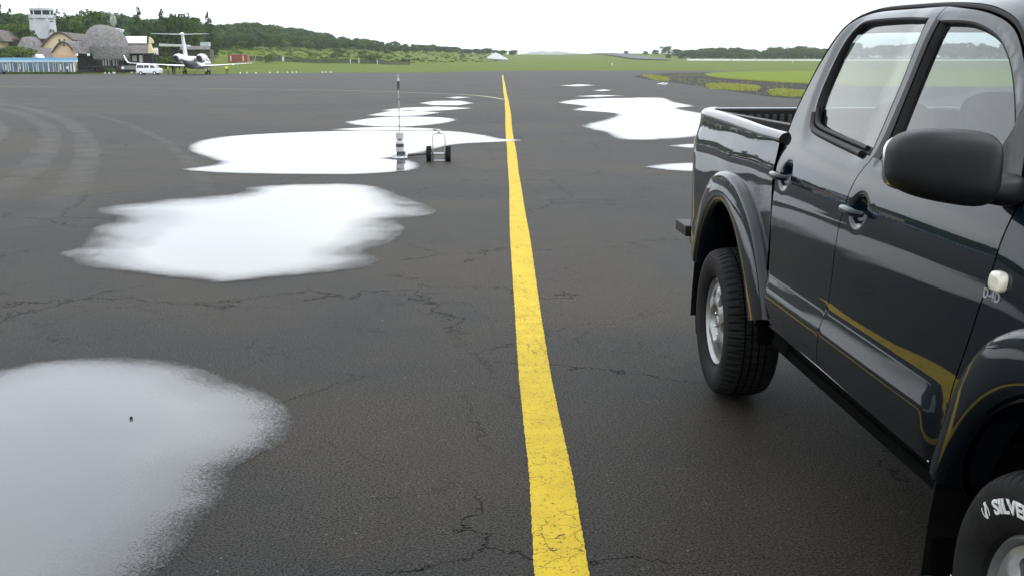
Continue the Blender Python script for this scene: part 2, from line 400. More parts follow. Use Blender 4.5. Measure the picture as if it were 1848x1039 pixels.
for dr, win in ((fd, FWIN), (rd, RWIN)):
    panel('window_glass', shrink(win, .004), [], s_glass, GLASS, dr, .06, .003, ds=.020)
    ribbon('window_seal', win, s_glass, RUBBER, dr, .022, -.001, .017)
# black strip on the front door's rear frame and the moulding under the rear window
ps = [(1.374, 1.806), (1.376, 1.70), (1.380, 1.52), (1.388, 1.40), (1.395, 1.352)]; pe = [(1.340, 1.348), (1.349, 1.5), (1.351, 1.65), (1.342, 1.80)]
panel('pillar_trim', outline([ps, [ps[-1], pe[0]], pe, [pe[-1], ps[0]]], .03), [], s_door, BLACK, fd, .05, .004, ds=-.003)
def moulding(name, pts, parent, r=.013, ds=-.004):
    P = catmull(pts, .03); A = np.array(P); s = s_door(A[:, 0], A[:, 1])
    m_ = MB(); m_.tube([(a[0], -(si + ds), a[1]) for a, si in zip(A, s)], r, 10)
    return m_.build(name, BLACK, parent, smooth=True)
moulding('belt_moulding', [(2.178, 1.462), (2.13, 1.412), (2.05, 1.393), (1.853, 1.376), (1.66, 1.362), (1.50, 1.352)], rd, .0135)
moulding('belt_moulding', [(2.185, 1.482), (2.13, 1.432), (2.05, 1.413), (1.853, 1.396), (1.66, 1.382), (1.50, 1.372)], rd, .010, .006)
moulding('belt_moulding', [(.50, 1.35), (.9, 1.345), (1.31, 1.345)], fd, .010, .002)
# door seam gasket along the roof rail
SEAM = catmull([(2.412, 1.33), (2.414, 1.42), (2.413, 1.485), (2.367, 1.622), (2.282, 1.752), (2.208, 1.824), (2.112, 1.858), (1.983, 1.867), (1.694, 1.861), (1.375, 1.849), (1.092, 1.827), (.922, 1.799), (.810, 1.766), (.738, 1.726), (.668, 1.671), (.58, 1.595), (.492, 1.487), (.392, 1.332)], .035)
A = np.array(SEAM); ss = base_s(A[:, 1])
g = MB(); g.tube([(a[0], -(s + .010), a[1]) for a, s in zip(A, ss)], .009, 8); g.build('door_gasket', RUBBER, truck, smooth=True)
# door handles: a bar bridging a dish
def handle(bh, zh, parent):
    m_ = MB(); P = []; Rr = []
    for i in range(15):
        t = -1 + 2 * i / 14
        P.append((bh + t * .088, -.040 + .030 * math.sqrt(max(0, 1 - t ** 4)) - .004 * t, zh + .004 * (1 - t * t) - .006)); Rr.append(.0145 * (1 - .35 * abs(t) ** 3))
    m_.tube(P, .013, 12, True, Rr)
    V = [(x, y, zh + (z - zh) * 1.05) for x, y, z in m_.V]; m_.V = V
    o = m_.build('handle', PAINT, parent, smooth=True)
    l = MB(); l.lathe([(.0001, -.010), (.008, -.010), (.0095, -.012)], 14, 'y', (bh - .072, -.008 + 0, zh - .004)); l.build('lock', CHROME, o, smooth=True)
    return o
handle(2.190, 1.214, rd); handle(1.340, 1.182, fd)

# ---- front fender, bed side, cab corner strip
arch_f = [(.53 * math.cos(a), HUBZ + .53 * math.sin(a)) for a in np.linspace(R(-5), R(180 - 2), 40)]
FE = outline([[(.662 - .006, .50), (.612, .58), (.584, .69), (.546, .80), (.469, .94), (.426, 1.04), (.389, 1.15), (.384, 1.28), (.388, 1.322)],
              [(.388, 1.322), (.30, 1.312), (.15, 1.292), (0, 1.268), (-.2, 1.228), (-.45, 1.165), (-.62, 1.09)], [(-.62, 1.09), (-.66, .95), (-.68, .80)], [(-.68, .80), (-.67, .60), (-.60, .50)], [(-.60, .50), (-.53, .36)], arch_f[::-1], [arch_f[0], (.60, .40), (.656, .50)]], .03)
ff = panel('front_fender', FE, [], s_fender, PAINT, truck, .035)
lz = MB()   # indicator lens
def pad(cx, cz, a, b_, Sf, d, mtl, name, parent, n=28, p=3.2):
    V = []; rings = [(1.0, .004), (1.0, -.004), (.93, -d * .8), (.75, -d), (.4, -d * 1.05), (0.02, -d * 1.06)]
    for k, dd in rings:
        for i in range(n):
            an = 2 * math.pi * i / n; c, s_ = math.cos(an), math.sin(an); q = (abs(c) ** p + abs(s_) ** p) ** (-1 / p)
            x, z = cx + a * k * c * q, cz + b_ * k * s_ * q
            V.append((x, -(float(Sf(np.array([x]), np.array([z]))[0]) + dd), z))
    F = [(r * n + i, r * n + (i + 1) % n, (r + 1) * n + (i + 1) % n, (r + 1) * n + i) for r in range(len(rings) - 1) for i in range(n)] + [tuple((len(rings) - 1) * n + i for i in range(n))]
    return mesh(name, V, F, mtl, parent, True)
pad(.345, 1.134, .036, .026, s_fender, .016, LENS, 'side_indicator', truck)
def text_mesh(name, body, size, m, parent, fn, bold=.0, extrude=.001, align='LEFT', res=3):
    cu = bpy.data.curves.new(name, 'FONT'); cu.body = body; cu.size = size; cu.offset = bold; cu.extrude = extrude; cu.align_x = align; cu.resolution_u = res
    ob = bpy.data.objects.new(name, cu); COL.objects.link(ob); dg = bpy.context.evaluated_depsgraph_get(); me = bpy.data.meshes.new_from_object(ob.evaluated_get(dg))
    bpy.data.objects.remove(ob); bm = bmesh.new(); bm.from_mesh(me)
    bmesh.ops.subdivide_edges(bm, edges=[e for e in bm.edges if e.calc_length() > size * .25], cuts=2)
    for v in bm.verts: v.co = fn(v.co.copy())
    bmesh.ops.recalc_face_normals(bm, faces=bm.faces)
    bm.to_mesh(me); bm.free(); me.materials.clear(); me.materials.append(m)
    o = bpy.data.objects.new(name, me); return link(o, parent)
def on_fender(co):
    x = .412 - co.x; z = 1.082 + co.y + .0 * co.x
    return Vector((x, -(float(s_fender(np.array([x]), np.array([z]))[0]) - .001 - co.z), z))
text_mesh('badge', 'D-4D', .036, BADGE, truck, on_fender, .0005, .0015)

CS = outline([[(2.412, 1.34), (2.376, 1.315), (2.318, 1.20), (2.296, 1.10), (2.295, .95), (2.320, .83), (2.338, .74), (2.330, .66), (2.292, .592)], [(2.292, .592), (2.31, .556), (2.345, .556)],
              [(2.345, .556), (2.362, .70), (2.352, .80), (2.328, .95), (2.325, 1.10), (2.352, 1.22), (2.43, 1.34)], [(2.43, 1.34), (2.412, 1.34)]], .03)
def s_corner(b, z): return base_s(z) + .004 + .03 * smv(2.30, 2.40, b) * smv(1.3, 1.2, z)
panel('cab_corner', CS, [], s_corner, PAINT, truck, .03, .03)

RO_T = np.radians([-12, 0, 14, 27, 45, 60, 77, 90, 103, 120, 135, 153, 166, 180, 192])
RO_R = np.array([.80, .80, .84, .825, .815, .79, .775, .765, .765, .755, .74, .73, .72, .70, .68])
RI_R = np.array([.60, .595, .585, .565, .548, .565, .590, .600, .600, .58, .57, .565, .56, .55, .55])
def rad(t, tab): return np.interp(t, RO_T, tab)
# angle 0 = forward for the rear arch
def arch_loop(tab, cx, off=0., t0=-10, t1=190, n=44, flip=1):
    return [(cx - flip * (rad(t, tab) + off) * math.cos(t), HUBZ + (rad(t, tab) + off) * math.sin(t)) for t in np.radians(np.linspace(t0, t1, n))]
al = arch_loop(RI_R, WB, .03, 12, 157)
BD = outline([[(2.372, 1.33), (2.345, 1.23), (2.338, 1.10), (2.343, .95), (2.366, .80), (2.376, .68), (2.37, .57)], [(2.37, .57), (2.44, .56), al[0]], al, [al[-1], (3.75, .63), (3.95, .65), (4.14, .68)], [(4.14, .68), (4.19, .9), (4.20, 1.1), (4.19, 1.375)], [(4.19, 1.375), (3.6, 1.368), (3.0, 1.35), (2.372, 1.33)]], .03)
bs = panel('bed_side', BD, [], s_bed, PAINT, truck, .034)
# rail on top of the bed side
rows = []
for b in np.concatenate([np.linspace(2.385, 3.8, 26), np.linspace(3.84, 4.19, 12)]):
    zt = 1.333 + .037 * smv(2.4, 4.0, b) * 1.0; s0 = float(s_bed(np.array([b]), np.array([zt]))[0])
    rows.append([(b, -(s0 + u), zt + v) for u, v in ((.012, -.006), (.000, .004), (.004, .020), (.014, .033), (.030, .040), (.055, .042), (.075, .038), (.083, .026), (.085, -.03))])
grid_mesh('bed_rail', rows, PAINT, truck)
m_ = MB(); z0 = rows[0]; m_.add(rows[0], [tuple(range(9))]); m_.build('rail_cap', BLACK, truck)
RIBM = mat('liner_rib', (.022, .021, .021), .5, 0, .2, 20)
# bed tub, inner walls with ribs, tailgate
def yy(s): return -s
tub = MB(); tub.box(2.40, 4.12, yy(WID - .17), yy(.17), .84, .86)
tub.build('bed_floor', BLACK, truck)
for side in (0, 1):
    wl = MB(); y0 = yy(.165) if side == 0 else yy(WID - .165)
    sg = -1 if side == 0 else 1
    wl.box(2.40, 4.12, min(y0, y0 + sg * .01), max(y0, y0 + sg * .01), .86, 1.395)
    wl.box(2.40, 4.12, min(y0, y0 + sg * .045), max(y0, y0 + sg * .045), 1.345, 1.398)
    o = wl.build('bed_liner', BLACK, truck)
    rb = MB()
    for k in range(17):
        x = 2.47 + k * .1; rb.box(x, x + .04, min(y0, y0 + sg * .03), max(y0, y0 + sg * .03), .86, 1.33)
    rb.build('liner_ribs', BLACK, o, bevel=.006)
m_ = MB(); m_.box(2.39, 2.41, yy(WID - .17), yy(.17), .84, 1.36); m_.build('bed_front_wall', BLACK, truck)
m_ = MB(); m_.box(4.085, 4.10, yy(WID - .17), yy(.17), .86, 1.396); tl = m_.build('tailgate_liner', BLACK, truck)
for k in range(32): m_ = MB(); m_.box(4.072, 4.086, yy(WID - .19) + k * .0455, yy(WID - .19) + k * .0455 + .024, .88, 1.372); m_.build('rib', RIBM, tl, bevel=.004)
tg = MB(); tg.box(4.10, 4.18, yy(WID - .16), yy(.16), .70, 1.408); t_ = tg.build('tailgate', PAINT, truck, bevel=.014)
m_ = MB(); m_.box(4.18, 4.20, -WID / 2 - .09, -WID / 2 + .09, 1.05, 1.13); m_.build('handle', BLACK, t_, bevel=.005)
m_ = MB(); m_.box(4.14, 4.19, yy(.24), yy(.17), .86, 1.28); m_.build('tail_light', REDL, truck, bevel=.01)
m_ = MB(); m_.box(4.165, 4.24, -WID + .12, -.12, .58, .72); rb_ = m_.build('rear_bumper', CHROME, truck, bevel=.02)
m_ = MB(); m_.box(3.98, 4.275, -.16, -.03, .672, .735); m_.build('bumper_step', BLACK, rb_, bevel=.008)

# ---- wheel arch flares
def flare(cx, ro, ri, name, flip, Sf, t0=-8, t1=188, broad=1.0):
    n = 64; rows = []
    for t in np.radians(np.linspace(t0, t1, n)):
        a, b_ = ri(t), ro(t); row = []
        for v, dep in ((0.0, None), (.025, .020), (.07, .008), (.16, .002), (.32, -.003), (.52, -.007), (.72, -.009), (.85, -.007), (.93, .000), (.975, .010), (1.0, .016), (1.0, .05), (1.0, .14)):
            r = b_ + (a - b_) * v; x = cx - flip * r * math.cos(t); z = HUBZ + r * math.sin(t)
            sb = float(Sf(np.array([x]), np.array([z]))[0]) if v < .3 else None
            s0 = .012 + .02 * abs(math.cos(t)) * 0
            if v == 0: s = sb + .004
            elif v < .05: s = sb * .55 + (s0 + dep) * .45
            else: s = s0 + dep
            row.append((x, -s, z))
        rows.append(row)
    return grid_mesh(name, rows, PAINT, truck)
fl_r = flare(WB, lambda t: rad(t, RO_R), lambda t: rad(t, RI_R), 'wheel_flare', 1, s_bed, 14, 159)
FRO = lambda t: np.interp(t, np.radians([-10, 25, 39, 52, 62, 72, 90, 180]), [.62, .625, .655, .687, .703, .705, .70, .68])
fl_f = flare(0, FRO, lambda t: np.interp(t, np.radians([-10, 35, 60, 80, 180]), [.545, .53, .535, .54, .53]), 'wheel_flare', -1, s_fender, 17, 176)
# ---- wheel wells and mud flaps
for cx in (0, WB):
    rows = [[(cx - .64 * math.cos(t) * (1 if cx else .93), y, HUBZ + (.63 if cx else .60) * math.sin(t)) for y in (-.045, -.50)] for t in np.radians(np.linspace(4, 200, 40))]
    grid_mesh('wheel_well', rows, DARK, truck)
    m_ = MB(); m_.box(cx - .60, cx + .60, -.56, -.50, .42, .95); m_.build('well_wall', DARK, truck)
def flap(pts, name='mud_flap'):
    V = []; n = len(pts)
    prof = [(s, 0) for s in (.022, .030, .29, .31)]
    m_ = MB()
    V = [(x + dx, -s, z) for dx in (0, .009) for x, z in pts for s in (.026, .30)]
    k = 2 * n; F = []
    for i in range(n - 1):
        F += [(2 * i, 2 * i + 1, 2 * i + 3, 2 * i + 2), (k + 2 * i, k + 2 * i + 2, k + 2 * i + 3, k + 2 * i + 1), (2 * i, 2 * i + 2, k + 2 * i + 2, k + 2 * i), (2 * i + 1, k + 2 * i + 1, k + 2 * i + 3, 2 * i + 3)]
    F += [(0, k, k + 1, 1), (2 * n - 2, 2 * n - 1, k + 2 * n - 1, k + 2 * n - 2)]
    m_.add(V, F); return m_.build(name, RUBBER, truck, bevel=.002)
flap([(.50, .655), (.53, .60), (.565, .50), (.59, .38), (.605, .22)])
flap([(3.66, .66), (3.70, .55), (3.735, .40), (3.75, .255)])
# ---- rocker, chassis, underside
rows = [[(b, -s, z) for s, z in ((.070, .556), (.062, .545), (.060, .537), (.070, .530), (.095, .524), (.14, .50), (.16, .44))] for b in np.linspace(.66, 2.33, 14)]
grid_mesh('rocker_panel', rows, PAINT, truck)
m_ = MB(); m_.tube([(b, -.056, .540 + .012 * (b - .67) / 1.6) for b in np.linspace(.67, 2.20, 8)], .0055, 8); m_.build('sill_highlight', CHROME, truck, smooth=True)  # added bright tube, imitates the thin sky reflection along the door-bottom fold
m_ = MB(); m_.box(.70, 2.34, -WID + .12, -.12, .46, .52); m_.box(-.6, 4.0, -.62, -.50, .40, .52); m_.box(-.6, 4.0, -1.30, -1.18, .40, .52); m_.box(WB - .06, WB + .06, -1.5, -.3, .32, .44); m_.box(-.05, .05, -1.5, -.3, .32, .44); m_.box(.68, 2.4, -.5, -.10, .43, .47)
m_.build('chassis', DARK, truck)
m_ = MB(); m_.box(.66, 4.12, -WID + .10, -.16, .44, .455); m_.box(-.6, .66, -1.26, -.54, .36, .40); m_.box(.3, 2.9, -1.05, -.75, .30, .44); m_.build('floor_pan', DARK, truck)
# body mount seen under the sill
m_ = MB(); m_.box(2.16, 2.36, -.28, -.09, .44, .53); m_.build('cab_mount', DARK, truck, bevel=.02)
m_ = MB(); m_.box(.64, .67, -WID + .12, -.12, .40, 1.2); m_.build('firewall', DARK, truck)
# engine bay block so that the inside of the nose is closed
m_ = MB(); m_.box(-.55, .38, -WID + .52, -.52, .45, 1.10); m_.build('engine_bay', DARK, truck)

# ---- wheels
def make_wheel(cx, spin, side=0):
    wh = empty('wheel'); wh.parent = truck; wh.location = (cx, .036, HUBZ)
    n = 240; prof = [(.222, -.058), (.232, -.038), (.248, -.026), (.27, -.019), (.30, -.014), (.325, -.0165), (.345, -.024), (.3585, -.036), (.366, -.052), (.372, -.075), (.375, -.11), (.376, -.15), (.375, -.19), (.372, -.225), (.366, -.248), (.3585, -.264), (.34, -.278), (.30, -.286), (.25, -.27), (.222, -.24)]
    V = []; N = len(prof)
    for k in range(n):
        a = 2 * math.pi * k / n
        for j, (r, y) in enumerate(prof):
            rr = r
            ph = (k * 60 / n) % 1.0; ph2 = (k * 60 / n + .5) % 1.0
            if j in (7, 8, 9, 14, 15): rr -= .009 * ((ph if j < 12 else ph2) < .25)
            if j in (10, 12): rr -= .008 * (ph2 < .25)
            if j == 11: rr -= .009 * (((k // 2) % 5) == 0)
            V.append((rr * math.cos(a), y, rr * math.sin(a)))
    F = [(k * N + j, k * N + j + 1, ((k + 1) % n) * N + j + 1, ((k + 1) % n) * N + j) for k in range(n) for j in range(N - 1)]
    ty = mesh('tyre', V, F, TYRE, wh, True); ty.data.set_sharp_from_angle(angle=R(25))
    gr_ = MB()
    for yq in (-.098, -.132, -.168, -.202): gr_.lathe([(.3768, yq - .004), (.3772, yq), (.3768, yq + .004)], 96, 'y')
    gr_.build('tread_grooves', DARK, ty, smooth=True)
    # rim: lip, barrel and a face with six openings
    rim = MB(); rim.lathe([(.226, -.060), (.219, -.050), (.214, -.045), (.209, -.052), (.202, -.062), (.192, -.078), (.186, -.10), (.182, -.16), (.19, -.24)], 72, 'y')
    rimo = rim.build('rim', ALLOY if side == 0 else RIMDIRT, wh, smooth=True)
    outer = [(.198 * math.cos(a), .198 * math.sin(a)) for a in np.linspace(0, 2 * math.pi, 96, endpoint=False)]
    holes = []
    for q in range(6):
        a0 = R(spin + 60 * q); h = []
        for i in range(26):
            u = 2 * math.pi * i / 26; cu_, su = math.cos(u), math.sin(u); p = 2.8; qq = (abs(cu_) ** p + abs(su) ** p) ** (-1 / p)
            r = .140 + .031 * cu_ * qq; aw = (.225 if r < .14 else .225) * (.78 + .32 * (r - .109) / .062) * su * qq
            h.append((r * math.cos(a0 + aw), r * math.sin(a0 + aw)))
        holes.append(h)
    v2, T, loops = tri2d(outer, holes, .010)
    def fy(x, z):
        r = math.hypot(x, z); a = math.atan2(z, x); q = abs(((a - R(spin)) / R(60) + .5) % 1 - .5) * 2   # 0 at opening, 1 at spoke middle
        y = -.060 + .012 * sm(.195, .15, r) + .010 * sm(.15, .105, r) - .030 * sm(.092, .074, r)
        return y - .012 * math.exp(-((r - .14) / .035) ** 2) * (1 - q) + .006 * q * math.exp(-((r - .14) / .04) ** 2)
    V = [(x, fy(x, z), z) for x, z in v2]; F = []
    for t in T:
        a, b_, c = (Vector(V[i]) for i in t); F.append(t if (b_ - a).cross(c - a).y > 0 else t[::-1])
    for lp in loops[1:]:
        n0 = len(V); nn = len(lp)
        for i in lp: V.append(tuple(V[i])); x, y, z = V[i]; V.append((x * 1.0, y - .028, z))
        for k in range(nn):
            a = n0 + 2 * k; b_ = n0 + 2 * ((k + 1) % nn); F.append((a, b_, b_ + 1, a + 1))
    fc = mesh('rim_face', V, F, ALLOY, rimo, True); fc.data.set_sharp_from_angle(angle=R(50))
    m_ = MB(); m_.lathe([(.0001, -.048), (.026, -.049), (.031, -.054), (.034, -.070)], 28, 'y'); m_.build('hub_cap', ALLOY, rimo, smooth=True)
    for q in range(6):
        a = R(spin + 30 + 60 * q); m_ = MB(); m_.lathe([(.0001, -.050), (.006, -.051), (.0085, -.055), (.0095, -.070)], 6, 'y', (.056 * math.cos(a), 0, .066 * math.sin(a)))
        m_.build('lug_nut', CHROME, rimo)
    m_ = MB(); m_.lathe([(.0001, -.12), (.15, -.12), (.152, -.16), (.0001, -.165)], 40, 'y'); m_.build('brake_disc', DARK, wh, smooth=True)
    return wh, ty
whr, tyr = make_wheel(WB, 180 - 180 + 0)
whf, tyf = make_wheel(0, 10)
def tyre_y(r):
    return float(np.interp(r, [.248, .27, .30, .325, .345], [-.026, -.019, -.014, -.0165, -.024]))
def on_tyre(th0, r0):
    # seen from outside with the top up, x runs to the left; letters read clockwise
    def f(co):
        r = r0 + co.y; th = th0 - co.x / r0        # angle measured from +x(rear) ... clockwise on screen
        return Vector((r * math.cos(th), tyre_y(r) + .0016 + co.z, r * math.sin(th)))
    return f
LT0 = R(88 + 24)
def on_tyre(deg0, r0, sx=1.3, inner=1.0):
    def f(co):
        r = r0 + co.y; th = R(deg0) + co.x * sx / .29
        return Vector((r * math.cos(th), tyre_y(r) + .0012 + co.z, r * math.sin(th)))
    return f
text_mesh('tyre_lettering', 'SILVERSTONE', .048, LETTER, tyf, on_tyre(57.5, .272, 1.25), .0016, .0012)
def strokes(name, lines, deg0, r0, wdt, parent):
    m_ = MB(); f = on_tyre(deg0, r0, 1.0)
    for ln in lines:
        P = catmull(ln, .003) if len(ln) > 2 else ln
        for i in range(len(P) - 1):
            a, b_ = Vector((*P[i], 0)), Vector((*P[i + 1], 0)); t = (b_ - a).normalized(); n_ = Vector((-t.y, t.x, 0)) * wdt / 2
            q = [f(a - n_), f(b_ - n_), f(b_ + n_), f(a + n_)]; m_.add([p for p in q] + [p + Vector((0, .0012, 0)) for p in q], [(4, 5, 6, 7), (0, 1, 5, 4), (3, 2, 6, 7)])
    return m_.build(name, LETTER, parent)
strokes('tyre_emblem', [[(.014, .036), (.022, .030), (.014, .018), (.010, .010), (.006, .002)], [(.020, .038), (.020, .026), (.012, .014), (.010, .0)]], 47, .272, .007, tyf)
strokes('tyre_emblem', [[(.002, .030), (-.002, .018), (.001, .006)], [(.026, .030), (.028, .018), (.024, .004)]], 47, .272, .0025, tyf)
strokes('tyre_emblem', [[(0, .0), (0, .034)], [(0, .017), (.014, .017)], [(.016, .034), (.016, .010)]], -8, .318, .006, tyf)

# ---- door mirror
def superbox(cx, cy, cz, ax, ay, az, p, nu=36, nv=20, f=None):
    V = []; F = []
    def sp(c, e): return math.copysign(abs(c) ** e, c)
    e = 2 / p
    for j in range(nv + 1):
        ph = -math.pi / 2 + math.pi * j / nv
        for i in range(nu):
            th = 2 * math.pi * i / nu
            v = Vector((sp(math.cos(ph), e) * sp(math.cos(th), e) * ax, sp(math.cos(ph), e) * sp(math.sin(th), e) * ay, sp(math.sin(ph), e) * az))
            if f: v = f(v)
            V.append(v + Vector((cx, cy, cz)))
    for j in range(nv):
        for i in range(nu): F.append((j * nu + i, j * nu + (i + 1) % nu, (j + 1) * nu + (i + 1) % nu, (j + 1) * nu + i))
    return V, F
mir = MB(); MS = .965
def mshape(v):
    k = v.y / .14                                    # outward -> slightly lower profile and swept back
    v = v.copy(); v.z *= 1 - .10 * max(0, k) ** 2; v.z += .004 * k; v.x += .025 * k * k * (1 if k > 0 else .3)
    if v.x > 0: v.x *= .55
    if v.z < 0: v.z *= 1.06 - .22 * v.y / .14
    return v
V, F = superbox(.40, .100, 1.418, .085 * MS, .142 * MS, .0905 * MS, 3.6, 48, 28, mshape); mir.add(V, F)
mirror = mir.build('door_mirror', MIRR, truck, smooth=True)
m_ = MB(); V, F = superbox(.455, .105, 1.418, .008, .122, .072, 4, 32, 12, lambda v: Vector((v.x + .018 * (v.y / .14) ** 2 * (v.y > 0), v.y, v.z))); m_.add(V, F); m_.build('mirror_glass', CHROME, mirror, smooth=True)
m_ = MB(); V, F = superbox(.44, -.035, 1.352, .075, .085, .036, 3, 24, 12, lambda v: Vector((v.x, v.y, v.z * (1 - .45 * v.y / .085)))); m_.add(V, F); m_.build('mirror_arm', MIRR, mirror, smooth=True)
SAIL = outline([[(.405, 1.335), (.50, 1.485), (.575, 1.575)], [(.575, 1.575), (.585, 1.50), (.60, 1.42), (.635, 1.345)], [(.635, 1.345), (.405, 1.335)]], .02)
panel('mirror_base', SAIL, [], s_door, MIRR, fd, .03, .02, ds=-.008)

# ---- cab shell: cross sections across the roof, from one seam to the other
def kc(b, z, c, k): return (b, z, c[0], c[1], k)
KS = [((2.424, 1.29), (2.475, 1.29), 8), ((2.418, 1.33), (2.475, 1.33), 8), ((2.420, 1.42), (2.470, 1.42), 8), ((2.418, 1.49), (2.462, 1.50), 8), ((2.372, 1.63), (2.438, 1.66), 7), ((2.286, 1.762), (2.37, 1.81), 5), ((2.212, 1.834), (2.29, 1.882), 4), ((2.116, 1.868), (2.17, 1.908), 3.2),
      ((1.983, 1.877), (2.0, 1.918), 3), ((1.694, 1.871), (1.69, 1.924), 3), ((1.375, 1.859), (1.37, 1.918), 3), ((1.092, 1.838), (1.07, 1.898), 3), ((.920, 1.810), (.83, 1.865), 3.2), ((.806, 1.776), (.70, 1.815), 3.4), ((.732, 1.735), (.60, 1.765), 3.6),
      ((.660, 1.680), (.52, 1.71), 3.8), ((.572, 1.603), (.41, 1.625), 4), ((.484, 1.493), (.27, 1.505), 4), ((.384, 1.34), (.10, 1.335), 4), ((.34, 1.28), (.06, 1.28), 4)]
def interp_ks(n):
    A = np.array([[k[0][0], k[0][1], k[1][0], k[1][1], k[2]] for k in KS]); P = catmull([tuple(a[:2]) for a in A], 1e9)
    out = []
    for i in range(len(A) - 1):
        p0, p1, p2, p3 = A[max(i - 1, 0)], A[i], A[i + 1], A[min(i + 2, len(A) - 1)]
        m = max(2, int(np.hypot(*(p2 - p1)[:2]) / .035))
        for k in range(m):
            t = k / m; out.append((i + t, .5 * (2 * p1 + (p2 - p0) * t + (2 * p0 - 5 * p1 + 4 * p2 - p3) * t * t + (3 * p1 - p0 - 3 * p2 + p3) * t ** 3)))
    out.append((len(A) - 1, A[-1])); return out
VS = [0, .01, .025, .045, .07, .10, .14, .2, .3, .45, .65, .85, 1.0]
secs = interp_ks(0); rowsK = []; ti = []
for t, (kb, kz, cb, cz, kk) in secs:
    s0 = float(base_s(kz)) + .001; half = []
    for v in VS:
        g_ = 1 - (1 - v) ** (kk * 1.25); s = s0 + (.90 - s0) * v; cz_ = cz + .022 * sm(1.6, 1.85, kz)
        half.append((kb + (cb - kb) * g_, -s, kz + (cz_ - kz) * g_))
    full = half + [(x, -WID - y, z) for x, y, z in half[::-1][1:]]
    rowsK.append(full); ti.append(t)
nb = len(rowsK[0]); Vk = [v for r in rowsK for v in r]; sets = {'roof': [], 'wind': [], 'back': [], 'wseal': []}
for i in range(len(rowsK) - 1):
    for j in range(nb - 1):
        v = min(VS[min(j, nb - 1 - j)], VS[min(j + 1, nb - 1 - j - 1)]) if True else 0
        f = (i * nb + j, i * nb + j + 1, (i + 1) * nb + j + 1, (i + 1) * nb + j); t = (ti[i] + ti[i + 1]) / 2
        if t > 13.0 and t < 18.6 and v >= .045: sets['wind' if (v >= .07 and 13.3 < t < 18.3) else 'wseal'].append(f)
        elif 2.3 < t < 5.0 and v >= .14: sets['back' if (v >= .2 and 2.6 < t < 4.8) else 'wseal'].append(f)
        else: sets['roof'].append(f)
roof = mesh('cab_roof', Vk, sets['roof'], PAINT, truck, True)
mesh('windscreen', Vk, sets['wind'], GLASS, truck, True); mesh('rear_window', Vk, sets['back'], GLASS, truck, True); mesh('windscreen_seal', Vk, sets['wseal'], RUBBER, truck, True)
# bright drip trim low on the windscreen pillar
P = [(r[4][0], r[4][1] + .006, r[4][2] + .004) for r, t in zip(rowsK, ti) if 12.6 < t < 18.2]
m_ = MB(); m_.tube(P, .0045, 6); m_.build('pillar_moulding', CHROME, roof, smooth=True)
# ---- interior
INT = mat('interior_grey', (.07, .075, .08), .8, 0, .1, 10)
def iy(a): return -a
m_ = MB(); m_.box(.66, 2.36, iy(WID - .13), iy(.13), .50, .54); m_.build('cab_floor', INT, truck)
m_ = MB(); m_.box(.22, .62, iy(WID - .16), iy(.16), .90, 1.27); m_.build('dashboard', INT, truck, bevel=.04)
for ys in (.12, WID - .12):
    m_ = MB(); m_.box(.68, 2.36, -ys - .012, -ys + .012, .56, 1.30); m_.build('door_card', INT, truck)
rows = [[(r[j][0] - .0 , r[j][1], r[j][2] - .035) for j in range(3, nb - 3)] for r, t in zip(rowsK, ti) if 6.5 < t < 12.8]
grid_mesh('headliner', rows, INT, truck)
for ys in (.225, WID - .225):
    m_ = MB(); sgn = 1 if ys < .9 else -1
    V = []
    for z, yo in ((1.28, -.11 * 1), (1.5, -.165), (1.70, -.235), (1.82, -.285)):
        yo = (yo - .045) if ys < .9 else (-WID - yo + .045)
        V += [(1.33, yo, z), (1.45, yo, z)]
    m_.add(V, [(0, 1, 3, 2), (2, 3, 5, 4), (4, 5, 7, 6)]); m_.build('pillar_lining', INT, truck)
def seat(cx, cy, wd, name='seat', rear=False):
    s_ = MB(); V, F = superbox(0, 0, 0, .10, wd / 2, .33, 3.4, 28, 16); tilt = R(14)
    Mx = Matrix.Translation((cx, cy, 1.06 if not rear else 1.02)) @ Matrix.Rotation(tilt, 4, 'Y'); s_.add([Mx @ v for v in V], F)
    V, F = superbox(cx - .22, cy, .78, .26, wd / 2, .085, 3.4, 28, 12); s_.add(V, F)
    o = s_.build(name, SEATC, truck, smooth=True)
    for dy in ((0,) if not rear else (-.38, .38)):
        h = MB(); V, F = superbox(0, 0, 0, .055, .125, .10, 3, 24, 14); Mx = Matrix.Translation((cx + .115, cy + dy, 1.47 if not rear else 1.41)) @ Matrix.Rotation(R(8), 4, 'Y'); h.add([Mx @ v for v in V], F)
        h.tube([(cx + .09, cy + dy + .06, 1.30), (cx + .11, cy + dy + .06, 1.44)], .006, 6); h.tube([(cx + .09, cy + dy - .06, 1.30), (cx + .11, cy + dy - .06, 1.44)], .006, 6)
        h.build('headrest', SEATC, o, smooth=True)
seat(1.22, -.50, .50); seat(1.22, -1.30, .50); seat(2.06, -.90, 1.28, 'rear_seat', True)
m_ = MB(); c = Vector((.80, -.48, 1.12)); P = [c + Matrix.Rotation(R(-25), 3, 'Y') @ Vector((0, .185 * math.cos(a), .185 * math.sin(a))) for a in np.linspace(0, 2 * math.pi, 40)]
m_.tube(P, .015, 8, False); m_.tube([c, (.60, -.48, 1.03)], .03, 8); m_.box(.785, .815, -.65, -.31, 1.10, 1.14); m_.build('steering_wheel', BLACK, truck, smooth=True)

